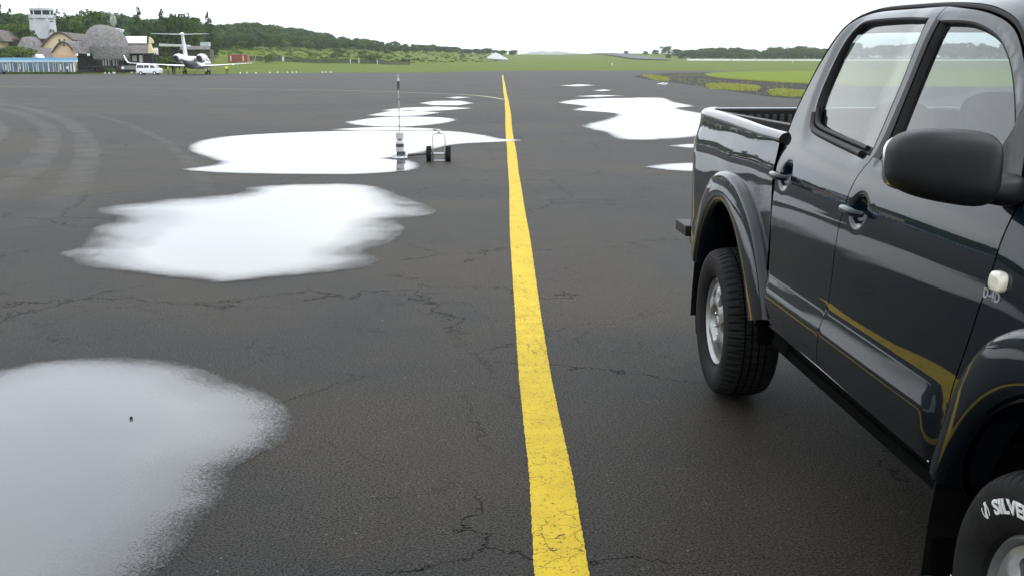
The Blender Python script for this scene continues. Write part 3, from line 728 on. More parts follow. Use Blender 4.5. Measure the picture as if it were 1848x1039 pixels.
# ---- bonnet, nose (out of the photograph's frame, for other views)
rows = []
for b in np.linspace(.36, -.66, 18):
    ze = float(np.interp(b, [-.66, -.45, -.2, 0, .15, .30, .40], [1.07, 1.165, 1.228, 1.268, 1.292, 1.312, 1.322])) + .004
    s0 = float(s_fender(np.array([b]), np.array([ze]))[0]); row = []
    for v in np.linspace(0, 1, 10):
        s = s0 + (.9 - s0) * v; row.append((b - .12 * v * sm(.1, -.66, b) + -.0, -s, ze + .045 * (1 - (1 - v) ** 2.5)))
    rows.append(row + [(x, -WID - y, z) for x, y, z in row[::-1][1:]])
grid_mesh('bonnet', rows, PAINT, truck)
rows = []
for v in np.linspace(0, 1, 24):
    y = -.10 - (WID - .20) * v; k = math.sin(math.pi * v) ** .5
    rows.append([(-.50 - .33 * k, y, .42), (-.56 - .36 * k, y, .50), (-.57 - .37 * k, y, .68), (-.54 - .35 * k, y, .76), (-.53 - .31 * k, y, .80)])
grid_mesh('front_bumper', rows, PAINT, truck)
rows = [[(-.54 - .29 * math.sin(math.pi * v) ** .5, -.12 - (WID - .24) * v, .79), (-.50 - .26 * math.sin(math.pi * v) ** .5, -.12 - (WID - .24) * v, 1.10)] for v in np.linspace(0, 1, 24)]
grid_mesh('nose_panel', rows, PAINT, truck)
m_ = MB(); m_.box(-.86, -.80, -1.26, -.54, .84, 1.07); gq = m_.build('grille', BLACK, truck, bevel=.01)
for k in range(3): m_ = MB(); m_.box(-.875, -.86, -1.24, -.56, .87 + k * .065, .895 + k * .065); m_.build('grille_bar', CHROME, gq, bevel=.003)
for y in (-.33, -1.47):
    m_ = MB(); V, F = superbox(-.72, y, .955, .10, .19, .10, 3.2, 28, 14); m_.add(V, F); m_.build('headlight', LENS, truck, smooth=True)
m_ = MB(); m_.box(-.955, -.945, -1.16, -.64, .54, .65); m_.build('number_plate', WHITEM, truck, bevel=.002)

# ---- the far side mirrors the near side
def mirror_side(o):
    c = copy_tree(o, truck); sc = c.scale.copy(); c.scale = (sc.x, -sc.y, sc.z); l = c.location; c.location = (l.x, -WID - l.y, l.z); return c
far = [o for o in truck.children if o.name.split('.')[0] in ('front_door', 'rear_door', 'front_fender', 'bed_side', 'bed_rail', 'rail_cap', 'cab_corner', 'wheel_flare', 'wheel_well', 'mud_flap', 'rocker_panel', 'door_gasket', 'door_mirror', 'side_indicator', 'tail_light', 'wheel')]
for o in far: mirror_side(o)

# =================================================================== GROUND: apron, markings, puddles
def asphalt_mat():
    m = bpy.data.materials.new('asphalt'); m.use_nodes = True; t = m.node_tree; b = t.nodes['Principled BSDF']; N = t.nodes.new; K = t.links.new
    tcn = N('ShaderNodeTexCoord'); P = tcn.outputs['Object']
    def noise(sc, det=3, rough=.5, vec=P, dist=0):
        n = N('ShaderNodeTexNoise'); n.inputs['Scale'].default_value = sc; n.inputs['Detail'].default_value = det; n.inputs['Roughness'].default_value = rough; n.inputs['Distortion'].default_value = dist; K(vec, n.inputs['Vector']); return n.outputs['Fac']
    def ramp(x, a, b_, c0=(0, 0, 0), c1=(1, 1, 1)):
        r = N('ShaderNodeValToRGB'); r.color_ramp.elements[0].position = a; r.color_ramp.elements[1].position = b_; r.color_ramp.elements[0].color = (*c0, 1); r.color_ramp.elements[1].color = (*c1, 1); K(x, r.inputs[0]); return r.outputs[0]
    def math_(op, x, y, clamp=False):
        n = N('ShaderNodeMath'); n.operation = op; n.use_clamp = clamp
        for i, v in enumerate((x, y)):
            if isinstance(v, (int, float)): n.inputs[i].default_value = v
            else: K(v, n.inputs[i])
        return n.outputs[0]
    def mixc(f, a, b_, mode='MIX'):
        n = N('ShaderNodeMix'); n.data_type = 'RGBA'; n.blend_type = mode
        for k, v in (('Factor', f), ('A', a), ('B', b_)):
            if isinstance(v, tuple): n.inputs[k].default_value = (*v, 1)
            elif isinstance(v, (int, float)): n.inputs[k].default_value = v
            else: K(v, n.inputs[k])
        return n.outputs['Result']
    mps = N('ShaderNodeMapping'); mps.inputs['Scale'].default_value = (1.0, .35, 1); mps.inputs['Rotation'].default_value = (0, 0, R(78)); K(P, mps.inputs[0])
    big = noise(.16, 5, .6, P, .4); mid = noise(3.2, 4, .6); fine = noise(105, 3, .78); grit = noise(260, 2, .6)
    brown = ramp(big, .44, .58)
    base = mixc(brown, (.0160, .0150, .0142), (.0290, .0226, .0152))
    base = mixc(ramp(mid, .35, .7), base, mixc(.18, base, (.020, .020, .020)))
    agg = ramp(fine, .37, .66, (.10, .10, .10), (2.35, 2.28, 2.12)); base = mixc(math_('ADD', math_('MULTIPLY', ramp(noise(1.3, 3, .6), .35, .65), .45), .55), base, agg, 'MULTIPLY')
    sp = N('ShaderNodeTexVoronoi'); sp.inputs['Scale'].default_value = 85; K(P, sp.inputs['Vector'])
    spc = ramp(sp.outputs['Color'], .90, .97); base = mixc(math_('MULTIPLY', spc, .55), base, (.085, .080, .070))
    # dark open pores, thicker in some areas
    po = noise(60, 4, .8); mask = ramp(noise(.9, 5, .7), .25, .80)
    pores = math_('MULTIPLY', ramp(po, .36, .42, (1, 1, 1), (0, 0, 0)), math_('ADD', math_('MULTIPLY', mask, .5), .4)); base = mixc(pores, base, (.003, .003, .003))
    po2 = noise(24, 6, .8); m2 = ramp(noise(.7, 4, .7), .42, .62); dash = math_('MULTIPLY', ramp(po2, .335, .365, (1, 1, 1), (0, 0, 0)), m2); base = mixc(math_('MULTIPLY', dash, .9), base, (.002, .002, .002)); pores = math_('MAXIMUM', pores, dash)
    # cracks
    def cracks(sc, wdt, warp, mk_scale, lo, hi):
        wn_ = N('ShaderNodeTexNoise'); wn_.inputs['Scale'].default_value = 2.5 * sc; wn_.inputs['Detail'].default_value = 6; wn_.inputs['Roughness'].default_value = .7; K(P, wn_.inputs['Vector'])
        sub = N('ShaderNodeVectorMath'); sub.operation = 'SUBTRACT'; sub.inputs[1].default_value = (.5, .5, .5); K(wn_.outputs['Color'], sub.inputs[0])
        scl = N('ShaderNodeVectorMath'); scl.operation = 'SCALE'; scl.inputs['Scale'].default_value = warp; K(sub.outputs[0], scl.inputs[0])
        ad = N('ShaderNodeVectorMath'); ad.operation = 'ADD'; K(P, ad.inputs[0]); K(scl.outputs[0], ad.inputs[1])
        v = N('ShaderNodeTexVoronoi'); v.feature = 'DISTANCE_TO_EDGE'; v.inputs['Scale'].default_value = sc; K(ad.outputs[0], v.inputs['Vector'])
        c = ramp(v.outputs['Distance'], wdt * .25, wdt, (1, 1, 1), (0, 0, 0)); return math_('MULTIPLY', c, ramp(noise(mk_scale, 2), lo, hi))
    ck = math_('MAXIMUM', cracks(.50, .0042, .75, .5, .42, .54), math_('MULTIPLY', cracks(2.1, .006, .30, .9, .50, .60), .65))
    base = mixc(math_('MULTIPLY', ck, .85), base, (.002, .002, .002))
    # pale dusty wheel tracks curving across the apron (ring shapes)
    for cx, cy, r, wd, st in TRACKS:
        d = N('ShaderNodeVectorMath'); d.operation = 'DISTANCE'; d.inputs[1].default_value = (cx, cy, 0); K(P, d.inputs[0])
        e = math_('ABSOLUTE', math_('SUBTRACT', math_('ADD', d.outputs['Value'], math_('MULTIPLY', noise(.6, 2), .3)), r + .15), 0)
        f = ramp(math_('DIVIDE', e, wd), .35, 1.0, (1, 1, 1), (0, 0, 0)); edge = ramp(math_('DIVIDE', e, wd), .55, .85)
        f2 = math_('MULTIPLY', f, math_('ADD', math_('MULTIPLY', edge, .6), .4)); sy = N('ShaderNodeSeparateXYZ'); K(P, sy.inputs[0]); f2 = math_('MULTIPLY', f2, ramp(math_('DIVIDE', sy.outputs['Y'], 30), .36, .62)); f3 = math_('MULTIPLY', f2, math_('MULTIPLY', ramp(noise(1.2, 4, .7), .3, .6), st))
        base = mixc(f3, base, (.150, .147, .140))
    K(base, b.inputs['Base Color'])
    rr = ramp(mid, .3, .7, (.60, .60, .60), (.62, .62, .62)); K(rr, b.inputs['Roughness']); K(math_('MULTIPLY', ramp(fine, .36, .66, (.02, .02, .02), (.22, .22, .22)), math_('SUBTRACT', 1.0, math_('MAXIMUM', pores, ck))), b.inputs['Specular IOR Level'])
    h = math_('ADD', math_('MULTIPLY', fine, 1.0), math_('MULTIPLY', grit, .35)); h = math_('SUBTRACT', h, math_('MULTIPLY', ck, 1.5)); h = math_('SUBTRACT', h, math_('MULTIPLY', pores, 1.0))
    bp = N('ShaderNodeBump'); bp.inputs['Strength'].default_value = .45; bp.inputs['Distance'].default_value = .005; K(h, bp.inputs['Height']); K(bp.outputs[0], b.inputs['Normal'])
    return m
def fit_circle(P):
    A = np.array([[2 * p.x, 2 * p.y, 1] for p in P]); c = np.linalg.lstsq(A, np.array([p.x ** 2 + p.y ** 2 for p in P]), rcond=None)[0]
    return c[0], c[1], math.sqrt(c[2] + c[0] ** 2 + c[1] ** 2)
tA = fit_circle([G(*p) for p in ((60, 198), (105, 213), (140, 232), (158, 252), (161, 275), (148, 305), (125, 338))])
tB = fit_circle([G(*p) for p in ((30, 205), (62, 212), (85, 232), (84, 262), (65, 290), (30, 330))])
TRACKS = [(*tA, .26, .55), (*tB, .26, .45), (tB[0] - 1.2, tB[1], tB[2], .16, .6), (tA[0] + 2.5, tA[1] - 2, tA[2], .14, .4)]
ASPH = asphalt_mat(); 
edge = [(-4200, 136), (-1500, 135.5), (0, 134), (300, 133.8), (430, 133.2), (560, 131.8), (700, 130.3), (900, 128.4), (1060, 127.6), (1250, 126.6), (1480, 125.6), (1900, 124.6), (3300, 123)]
ep = [G(*p) for p in edge]; nA = []
xs_l = np.concatenate([[-260, -120, -60, -30], np.arange(-14, 15, 2.0), [30, 60, 120, 260]])
me_v = [(-700, -60, 0), (700, -60, 0), (700, ep[-1].y, 0)] + [tuple(p) for p in ep[::-1]] + [(-700, ep[0].y, 0)]
mesh('asphalt_apron', me_v, [tuple(range(len(me_v)))], ASPH)
tag(bpy.data.objects['asphalt_apron'], kind='structure')

# ---- yellow taxi line (wavering, worn) and the thin side line
def paint_mat(name, col, worn):
    m = mat(name, col, .65, 0, .10, 5, spec=.12, bump=.35, bscale=120); t = m.node_tree; b = t.nodes['Principled BSDF']
    tcn = t.nodes.new('ShaderNodeTexCoord'); K = t.links.new
    wn_ = t.nodes.new('ShaderNodeTexNoise'); wn_.inputs['Scale'].default_value = 14; wn_.inputs['Detail'].default_value = 6; K(tcn.outputs['Object'], wn_.inputs['Vector'])
    sb = t.nodes.new('ShaderNodeVectorMath'); sb.operation = 'SCALE'; sb.inputs['Scale'].default_value = .10; K(wn_.outputs['Color'], sb.inputs[0])
    ad = t.nodes.new('ShaderNodeVectorMath'); K(tcn.outputs['Object'], ad.inputs[0]); K(sb.outputs[0], ad.inputs[1])
    v = t.nodes.new('ShaderNodeTexVoronoi'); v.feature = 'DISTANCE_TO_EDGE'; v.inputs['Scale'].default_value = 9; K(ad.outputs[0], v.inputs['Vector'])
    r = t.nodes.new('ShaderNodeValToRGB'); r.color_ramp.elements[0].position = .004; r.color_ramp.elements[1].position = .018; r.color_ramp.elements[0].color = (1, 1, 1, 1); r.color_ramp.elements[1].color = (0, 0, 0, 1); K(v.outputs['Distance'], r.inputs[0])
    n2 = t.nodes.new('ShaderNodeTexNoise'); n2.inputs['Scale'].default_value = 2.2; K(tcn.outputs['Object'], n2.inputs['Vector'])
    r2 = t.nodes.new('ShaderNodeValToRGB'); r2.color_ramp.elements[0].position = .48; r2.color_ramp.elements[1].position = .60; K(n2.outputs['Fac'], r2.inputs[0])
    mu = t.nodes.new('ShaderNodeMath'); mu.operation = 'MULTIPLY'; K(r.outputs[0], mu.inputs[0]); K(r2.outputs[0], mu.inputs[1])
    n3 = t.nodes.new('ShaderNodeTexNoise'); n3.inputs['Scale'].default_value = 70; n3.inputs['Detail'].default_value = 5; n3.inputs['Roughness'].default_value = .8; K(tcn.outputs['Object'], n3.inputs['Vector'])
    r3 = t.nodes.new('ShaderNodeValToRGB'); r3.color_ramp.elements[0].position = worn; r3.color_ramp.elements[1].position = worn + .05; r3.color_ramp.elements[0].color = (1, 1, 1, 1); r3.color_ramp.elements[1].color = (0, 0, 0, 1); K(n3.outputs['Fac'], r3.inputs[0])
    mm = t.nodes.new('ShaderNodeMath'); mm.operation = 'MAXIMUM'; K(mu.outputs[0], mm.inputs[0]); K(r3.outputs[0], mm.inputs[1])
    n4 = t.nodes.new('ShaderNodeMix'); n4.data_type = 'RGBA'; src = b.inputs['Base Color'].links[0].from_socket
    K(mm.outputs[0], n4.inputs['Factor']); K(src, n4.inputs['A']); n4.inputs['B'].default_value = (.02, .018, .012, 1); K(n4.outputs['Result'], b.inputs['Base Color'])
    return m
YEL = paint_mat('yellow_line_paint', (.51, .358, .022), .375)
PALE = paint_mat('faded_line_paint', (.40, .37, .24), .36)
def strip(name, pts, m, z, jit=.004, step=.05, label=None):
    """pts: (x, y, half width) on the ground"""
    V = []; n = 0; P = [Vector(p[:2]) for p in pts]; Wd = [p[2] for p in pts]; rows = []
    for i in range(len(P) - 1):
        L_ = (P[i + 1] - P[i]).length; st = max(step, step * P[i].y * .2); k = max(1, int(L_ / st))
        for q in range(k): rows.append((P[i].lerp(P[i + 1], q / k), Wd[i] + (Wd[i + 1] - Wd[i]) * q / k))
    rows.append((P[-1], Wd[-1])); F = []
    for i, (p, wv) in enumerate(rows):
        t = (rows[min(i + 1, len(rows) - 1)][0] - rows[max(i - 1, 0)][0]).normalized(); n_ = Vector((-t.y, t.x))
        a = p + n_ * (wv + random.uniform(-jit, jit)); b = p - n_ * (wv + random.uniform(-jit, jit)); V += [(a.x, a.y, z), (b.x, b.y, z)]
    for i in range(len(rows) - 1): F.append((2 * i, 2 * i + 1, 2 * i + 3, 2 * i + 2))
    return tag(mesh(name, V, F, m), kind='structure')
yl = [(964, 1064, 1039), (955.5, 1033.5, 860), (938, 998, 698), (929, 975, 560), (922.5, 961, 460), (920, 955, 420), (919.5, 948, 385), (919, 941, 340), (917.5, 936, 312), (915.7, 933.7, 289.5), (915, 930.5, 268), (913, 926.3, 247), (912, 923.5, 225), (912, 922, 205), (911, 919, 190), (911, 918, 183), (909.2, 915, 172), (908, 913.5, 163), (907.2, 911, 150), (906.3, 909, 142), (906.2, 908.6, 136)]
pts = []
for a, b, y in yl:
    p, q = G(a, y), G(b, y); pts.append(((p.x + q.x) / 2, p.y, (q.x - p.x) / 2))
pts = [(pts[0][0] + .08, -3, .088)] + pts
# smooth with catmull through (x,y)
cm = catmull([(p[0], p[1]) for p in pts], .6); ys_ = [p[1] for p in pts]; cm = [(x, y, float(np.interp(y, ys_, [p[2] for p in pts]))) for x, y in cm]
strip('yellow_line', cm, YEL, .004, .0022, .018)
sl = [(-140, 154), (0, 156.5), (200, 158.5), (400, 160.7), (600, 163.4), (748, 168), (854, 172.5), (911, 180)]
cs = catmull([tuple(G(*p)[:2]) for p in sl], 1.5); strip('thin_line', [(x, y, .095) for x, y in cs], PALE, .004, .02, .5)
strip('thin_line', [(x, y, .10) for x, y in catmull([tuple(G(*p)[:2]) for p in ((928, 134), (960, 133.2), (1010, 133.0), (1080, 132.6))], 3)], PALE, .004, .02, 1)

# ---- puddles
def puddle_mat():
    m = bpy.data.materials.new('puddle_water'); m.use_nodes = True; t = m.node_tree; t.nodes.clear(); N = t.nodes.new; K = t.links.new
    o = N('ShaderNodeOutputMaterial'); tcn = N('ShaderNodeTexCoord'); at = N('ShaderNodeAttribute'); at.attribute_name = 'depth'
    def noise(sc, det, rough=.6, off=0, vec=None):
        n = N('ShaderNodeTexNoise'); n.inputs['Scale'].default_value = sc; n.inputs['Detail'].default_value = det; n.inputs['Roughness'].default_value = rough; K(vec or tcn.outputs['Object'], n.inputs['Vector']); return n.outputs['Fac']
    def M(op, x, y, cl=False):
        n = N('ShaderNodeMath'); n.operation = op; n.use_clamp = cl
        for i, v in enumerate((x, y)):
            if isinstance(v, (int, float)): n.inputs[i].default_value = v
            else: K(v, n.inputs[i])
        return n.outputs[0]
    big = M('SUBTRACT', noise(2.2, 4), .5); fine = M('SUBTRACT', noise(95, 4, .75), .5)
    d = M('ADD', at.outputs['Fac'], M('MULTIPLY', big, .50)); d1 = M('ADD', d, M('MULTIPLY', fine, 1.05))
    def rmp(x, a, b_):
        n = N('ShaderNodeMapRange'); n.interpolation_type = 'SMOOTHSTEP'; n.inputs['From Min'].default_value = a; n.inputs['From Max'].default_value = b_; K(x, n.inputs['Value']); return n.outputs[0]
    wet = rmp(d1, -.08, .42); wat = rmp(d1, .25, 1.0)
    tr = N('ShaderNodeBsdfTransparent')
    wetb = N('ShaderNodeBsdfPrincipled'); wetb.inputs['Base Color'].default_value = (.010, .010, .011, 1); wetb.inputs['Roughness'].default_value = .22; wetb.inputs['IOR'].default_value = 1.55
    bp = N('ShaderNodeBump'); bp.inputs['Strength'].default_value = .22; bp.inputs['Distance'].default_value = .006; K(noise(95, 3, .75), bp.inputs['Height']); K(bp.outputs[0], wetb.inputs['Normal'])
    watb = N('ShaderNodeBsdfPrincipled'); watb.inputs['Base Color'].default_value = (.085, .088, .089, 1); watb.inputs['Roughness'].default_value = .035; watb.inputs['IOR'].default_value = 1.37
    bw = N('ShaderNodeBump'); bw.inputs['Strength'].default_value = .03; bw.inputs['Distance'].default_value = .01; K(noise(5, 2), bw.inputs['Height']); K(bw.outputs[0], watb.inputs['Normal'])
    m1 = N('ShaderNodeMixShader'); m2 = N('ShaderNodeMixShader'); K(wat, m1.inputs[0]); K(wetb.outputs[0], m1.inputs[1]); K(watb.outputs[0], m1.inputs[2])
    K(wet, m2.inputs[0]); K(tr.outputs[0], m2.inputs[1]); K(m1.outputs[0], m2.inputs[2]); K(m2.outputs[0], o.inputs[0]); return m
PUD = puddle_mat()
def puddle(px, soft, n=34, z=.008, softs=None):
    """outline in photograph pixels laid on the ground; 'depth' grows from the rim inwards over `soft` metres"""
    px = catmull(px + [px[0]], 6)[:-1] if len(px) > 6 else px
    P = [tuple(G(*p)[:2]) for p in px]; A = np.array(P); ext = A.max(0) - A.min(0)
    # work in a space squeezed along the view so that the triangles are even
    ky = ext[0] / ext[1]; Q = [(x, y * ky) for x, y in P]; v2, T, lp = tri2d(Q, [], ext[0] / n)
    V = [(x, y / ky, z) for x, y in v2]; O = np.array([(v[0], v[1]) for v in V])
    d = pdist_np(O, P); rim = set(lp[0]); sf = np.full(len(V), soft) if softs is None else np.array([softs(v) for v in V])
    dep = np.clip(d / sf, 0, 1.6); dep[list(rim)] = 0
    o = mesh('puddle', V, T, PUD); a = o.data.attributes.new('depth', 'FLOAT', 'POINT'); a.data.foreach_set('value', dep.astype(np.float32) * .85 - .12 * (d < 1e-6))
    bm = bmesh.new(); bm.from_mesh(o.data); bmesh.ops.recalc_face_normals(bm, faces=bm.faces)
    if bm.faces and bm.faces[0].normal.z < 0: bmesh.ops.reverse_faces(bm, faces=bm.faces)
    bm.to_mesh(o.data); bm.free()
    return tag(o, kind='structure')
puddle([(-330, 760), (-200, 720), (-80, 690), (0, 668), (60, 655), (130, 648), (220, 645), (300, 650), (370, 668), (430, 690), (490, 712), (525, 745), (532, 775), (515, 800), (470, 826), (425, 848), (410, 890), (385, 935), (345, 985), (300, 1030), (230, 1090), (120, 1160), (-60, 1240), (-330, 1300)], .30, 60,
       softs=lambda v: .42 + .75 * sm(3.0, 2.2, v[1]))
puddle([(105, 458), (150, 441), (162, 415), (206, 397), (172, 379), (290, 362), (425, 350), (448, 338), (560, 333), (668, 335), (735, 357), (790, 384), (722, 400), (733, 416), (705, 440), (662, 455), (686, 469), (652, 486), (520, 501), (400, 512), (330, 506), (215, 492), (140, 480)], .34, 70,
       softs=lambda v: .40 + .75 * sm(-2.0, -1.0, v[0]) + .5 * sm(-2.9, -3.5, v[0]))
puddle([(328, 306), (392, 296), (372, 286), (338, 272), (352, 257), (430, 245), (620, 237), (800, 237), (872, 244), (905, 251), (945, 254), (900, 257.5), (832, 261), (795, 268), (762, 277), (735, 283), (700, 287), (742, 290), (760, 300), (742, 309), (640, 316), (450, 315), (340, 310)], .32, 80)
for pl, sf in (([(590, 235), (640, 231.5), (700, 230), (770, 232), (800, 235), (740, 237.5), (660, 237)], .35), ([(618, 221), (690, 212), (790, 212), (826, 218), (775, 227), (700, 230), (640, 226.5)], .4), ([(660, 209), (700, 201), (745, 200), (800, 204), (762, 209.5), (700, 211)], .35),
               ([(685, 200), (720, 195.5), (790, 193), (858, 196), (800, 200.5), (730, 202)], .35), ([(754, 187), (780, 183), (835, 182.5), (858, 187), (830, 191), (775, 190.5)], .4), ([(802, 177), (825, 175), (852, 176.2), (826, 178.8)], .4),
               ([(1000, 186), (1040, 180), (1120, 177.5), (1200, 177.5), (1216, 184), (1256, 192.5), (1225, 196), (1270, 205), (1340, 215), (1330, 235), (1265, 247), (1200, 253), (1118, 253), (1090, 241), (1048, 228), (1090, 216), (1108, 206), (1028, 199), (1055, 193)], .5),
               ([(1203, 264), (1240, 260.5), (1300, 261), (1300, 267), (1240, 268)], .3), ([(1160, 302), (1195, 297), (1250, 294.5), (1320, 296), (1320, 310), (1250, 311), (1200, 308)], .32),
               ([(1008, 155), (1045, 152.8), (1078, 154.3), (1040, 156.8)], .6), ([(1068, 164), (1088, 161.8), (1108, 163.5), (1086, 165.5)], .45), ([(1032, 174.5), (1080, 172.0), (1128, 173.3), (1080, 175.6)], .5), ([(1183, 152.2), (1195, 149), (1208, 150.5), (1202, 153.8)], .45)):
    puddle(pl, sf, 26)

# =================================================================== TERRAIN
YR = [0, 150, 182, 210, 260, 320, 400, 500, 620, 780, 1000, 1300, 1800, 3000]
COLS = {   # photograph column -> row of the ground at each distance (None = level ground)
    -2600: [None] * 4 + [118, 95, 60, 20, -20, -40, -40, -20, 40, 90], -900: [None] * 4 + [123, 104, 82, 58, 40, 30, 30, 40, 70, 100],
    0: [None] * 4 + [121, 99, 80, 62, 52, 50, 55, 65, 85, 105], 300: [None] * 4 + [122, 101, 84, 70, 60, 56, 60, 70, 88, 105],
    420: [None] * 4 + [124, 109, 90, 79, 71, 64, 66, 74, 90, 106], 480: [None] * 4 + [125.5, 116.5, 99, 82, 74, 69, 70, 76, 92, 106],
    600: [None] * 4 + [126, 121, 110.5, 94, 85, 80, 78, 83, 96, 107], 740: [None] * 4 + [127, 124, 117, 107, 97.5, 91, 89, 91, 99, 108],
    870: [None] * 4 + [128.5, 125, 120, 113.5, 106, 100, 97, 98, 102, 110], 930: [None] * 4 + [None, 125.5, 121, 115.5, 109.5, 103.5, 99.5, 99.5, 104, 111],
    1000: [None] * 4 + [None, 125.5, 121, 115.5, 110, 104.5, 100, 100, 104, 111], 1100: [None] * 4 + [None, 125.5, 121, 114.5, 108, 102, 97.5, 98, 103, 111],
    1200: [None] * 4 + [None, 125.5, 121, 115, 110, 105, 98, 98, 103, 111], 1240: [None] * 4 + [None, 125, 120.5, 115.5, 111.5, 109, 104, 102, 105, 111],
    1480: [None] * 4 + [None, 124.5, 119.5, 115, 111.5, 109.5, 106, 104, 106, 111], 1900: [None] * 4 + [None, 124, 119.5, 115, 111.5, 109.5, 106, 104, 106, 111], 5200: [None] * 4 + [None, 124, 119.5, 115, 111, 108, 104, 102, 106, 112]}
CK = sorted(COLS)
def ground_z(px, Y):
    def colz(c):
        zs = []
        for y, r in zip(YR, COLS[c]): zs.append(-.05 if r is None else max(-.05, HC + (HOR - r) / FPX * y))
        return float(np.interp(Y, YR, zs))
    c1 = CK[0]
    for a, b in zip(CK, CK[1:]):
        if a <= px <= b: t = (px - a) / (b - a); t = t * t * (3 - 2 * t); return colz(a) * (1 - t) + colz(b) * t
    return colz(CK[0] if px < CK[0] else CK[-1])
def px_of(X, Y): return VPX + FPX * math.cos(PITCH) * X / Y * 1.0 / math.cos(PITCH)
def gz(X, Y): return ground_z(VPX + FH * X / max(Y, 1), Y)
def land_mat(name, ca, cb, cc, sc):
    m = mat(name, ca, .9, 0, .1, sc, col2=cb, spec=.1, bump=.4, bscale=1.2); t = m.node_tree; b = t.nodes['Principled BSDF']; K = t.links.new
    src = b.inputs['Base Color'].links[0].from_socket; tcn = t.nodes.new('ShaderNodeTexCoord')
    mp_ = t.nodes.new('ShaderNodeMapping'); mp_.inputs['Scale'].default_value = (1, .35, 1); K(tcn.outputs['Object'], mp_.inputs[0])
    n = t.nodes.new('ShaderNodeTexNoise'); n.inputs['Scale'].default_value = sc * .28; n.inputs['Detail'].default_value = 6; n.inputs['Roughness'].default_value = .65; K(mp_.outputs[0], n.inputs['Vector'])
    r = t.nodes.new('ShaderNodeValToRGB'); r.color_ramp.elements[0].position = .45; r.color_ramp.elements[1].position = .62; K(n.outputs['Fac'], r.inputs[0])
    x = t.nodes.new('ShaderNodeMix'); x.data_type = 'RGBA'; K(r.outputs[0], x.inputs['Factor']); K(src, x.inputs['A']); x.inputs['B'].default_value = (*cc, 1); K(x.outputs['Result'], b.inputs['Base Color']); return m
GRASS = land_mat('grass', (.062, .102, .007), (.120, .132, .010), (.078, .115, .008), .12)
yr = np.concatenate([[30, 100, 150, 175], np.linspace(182, 330, 14), np.geomspace(345, 3000, 34)]); xr = np.concatenate([np.linspace(-2600, -200, 20), np.arange(-150, 1950, 30), np.linspace(2000, 5200, 16)])
rows = [[((px - VPX) / FH * Y, Y, ground_z(px, Y)) for px in xr] for Y in yr]
tag(grid_mesh('grass_land', rows, GRASS), kind='structure')
mesh('ground_plain', [(-9000, -500, -.3), (9000, -500, -.3), (9000, 9000, -.3), (-9000, 9000, -.3)], [(0, 1, 2, 3)], GRASS)['kind'] = 'structure'

# strips of ground beyond the apron: taxiway, gravel, turf
def sheet(name, px, m, z, kind='structure', step=10):
    P = catmull(px + [px[0]], step)[:-1]; V = [tuple(G(*p)[:2]) + (z,) for p in P]
    A = np.array(V); v2, T, lp = tri2d([(v[0], v[1]) for v in V], [], 1e9)
    o = mesh(name, [(x, y, z) for x, y in v2], T, m); bm = bmesh.new(); bm.from_mesh(o.data)
    if sum(f.normal.z for f in bm.faces) < 0: bmesh.ops.reverse_faces(bm, faces=bm.faces)
    bm.to_mesh(o.data); bm.free(); return tag(o, kind=kind)
GRAV = mat('gravel', (.014, .012, .0105), .9, 0, .5, 1.5, col2=(.036, .030, .025), spec=.15, bump=.8, bscale=8)
TURF = land_mat('turf', (.100, .150, .005), (.145, .172, .009), (.115, .160, .006), .3)
WALKG = mat('old_asphalt', (.055, .056, .058), .8, 0, .15, .05)
sheet('gravel_verge', [(1140, 138), (1190, 133.5), (1300, 131.3), (1500, 130.6), (1700, 131), (1760, 160), (1640, 186), (1500, 181), (1400, 176), (1290, 160), (1215, 150), (1170, 144)], GRAV, .004)
sheet('grass_patch', [(1270, 134), (1285, 132), (1325, 130), (1400, 129.2), (1600, 128.6), (2200, 128), (2300, 150), (1700, 158), (1500, 154.5), (1449, 152), (1400, 149.3), (1348, 145.6), (1300, 142), (1280, 138.5)], TURF, .03)
def far_poly(name, pts, m, lift=.12, cut=8):
    """polygon on the sloping land; pts are (column, distance)"""
    a, b = pts; n = 14; rows = []
    for i in range(cut + 1):
        t = i / cut; r = []
        for (p0, y0), (p1, y1) in ((a[0], b[0]), (a[1], b[1])):
            Y = y0 * (y1 / y0) ** t; p = p0 + (p1 - p0) * t; r.append((p, Y))
        row = []
        for k in range(n + 1):
            u = k / n; p = r[0][0] + (r[1][0] - r[0][0]) * u; Y = r[0][1] + (r[1][1] - r[0][1]) * u
            row.append(((p - VPX) / FH * Y, Y, ground_z(p, Y) + lift))
        rows.append(row)
    return tag(grid_mesh(name, rows, m), kind='structure')
far_poly('runway_slope', (((1140, 640), (1215, 620)), ((1062, 985), (1108, 985))), WALKG, .5)


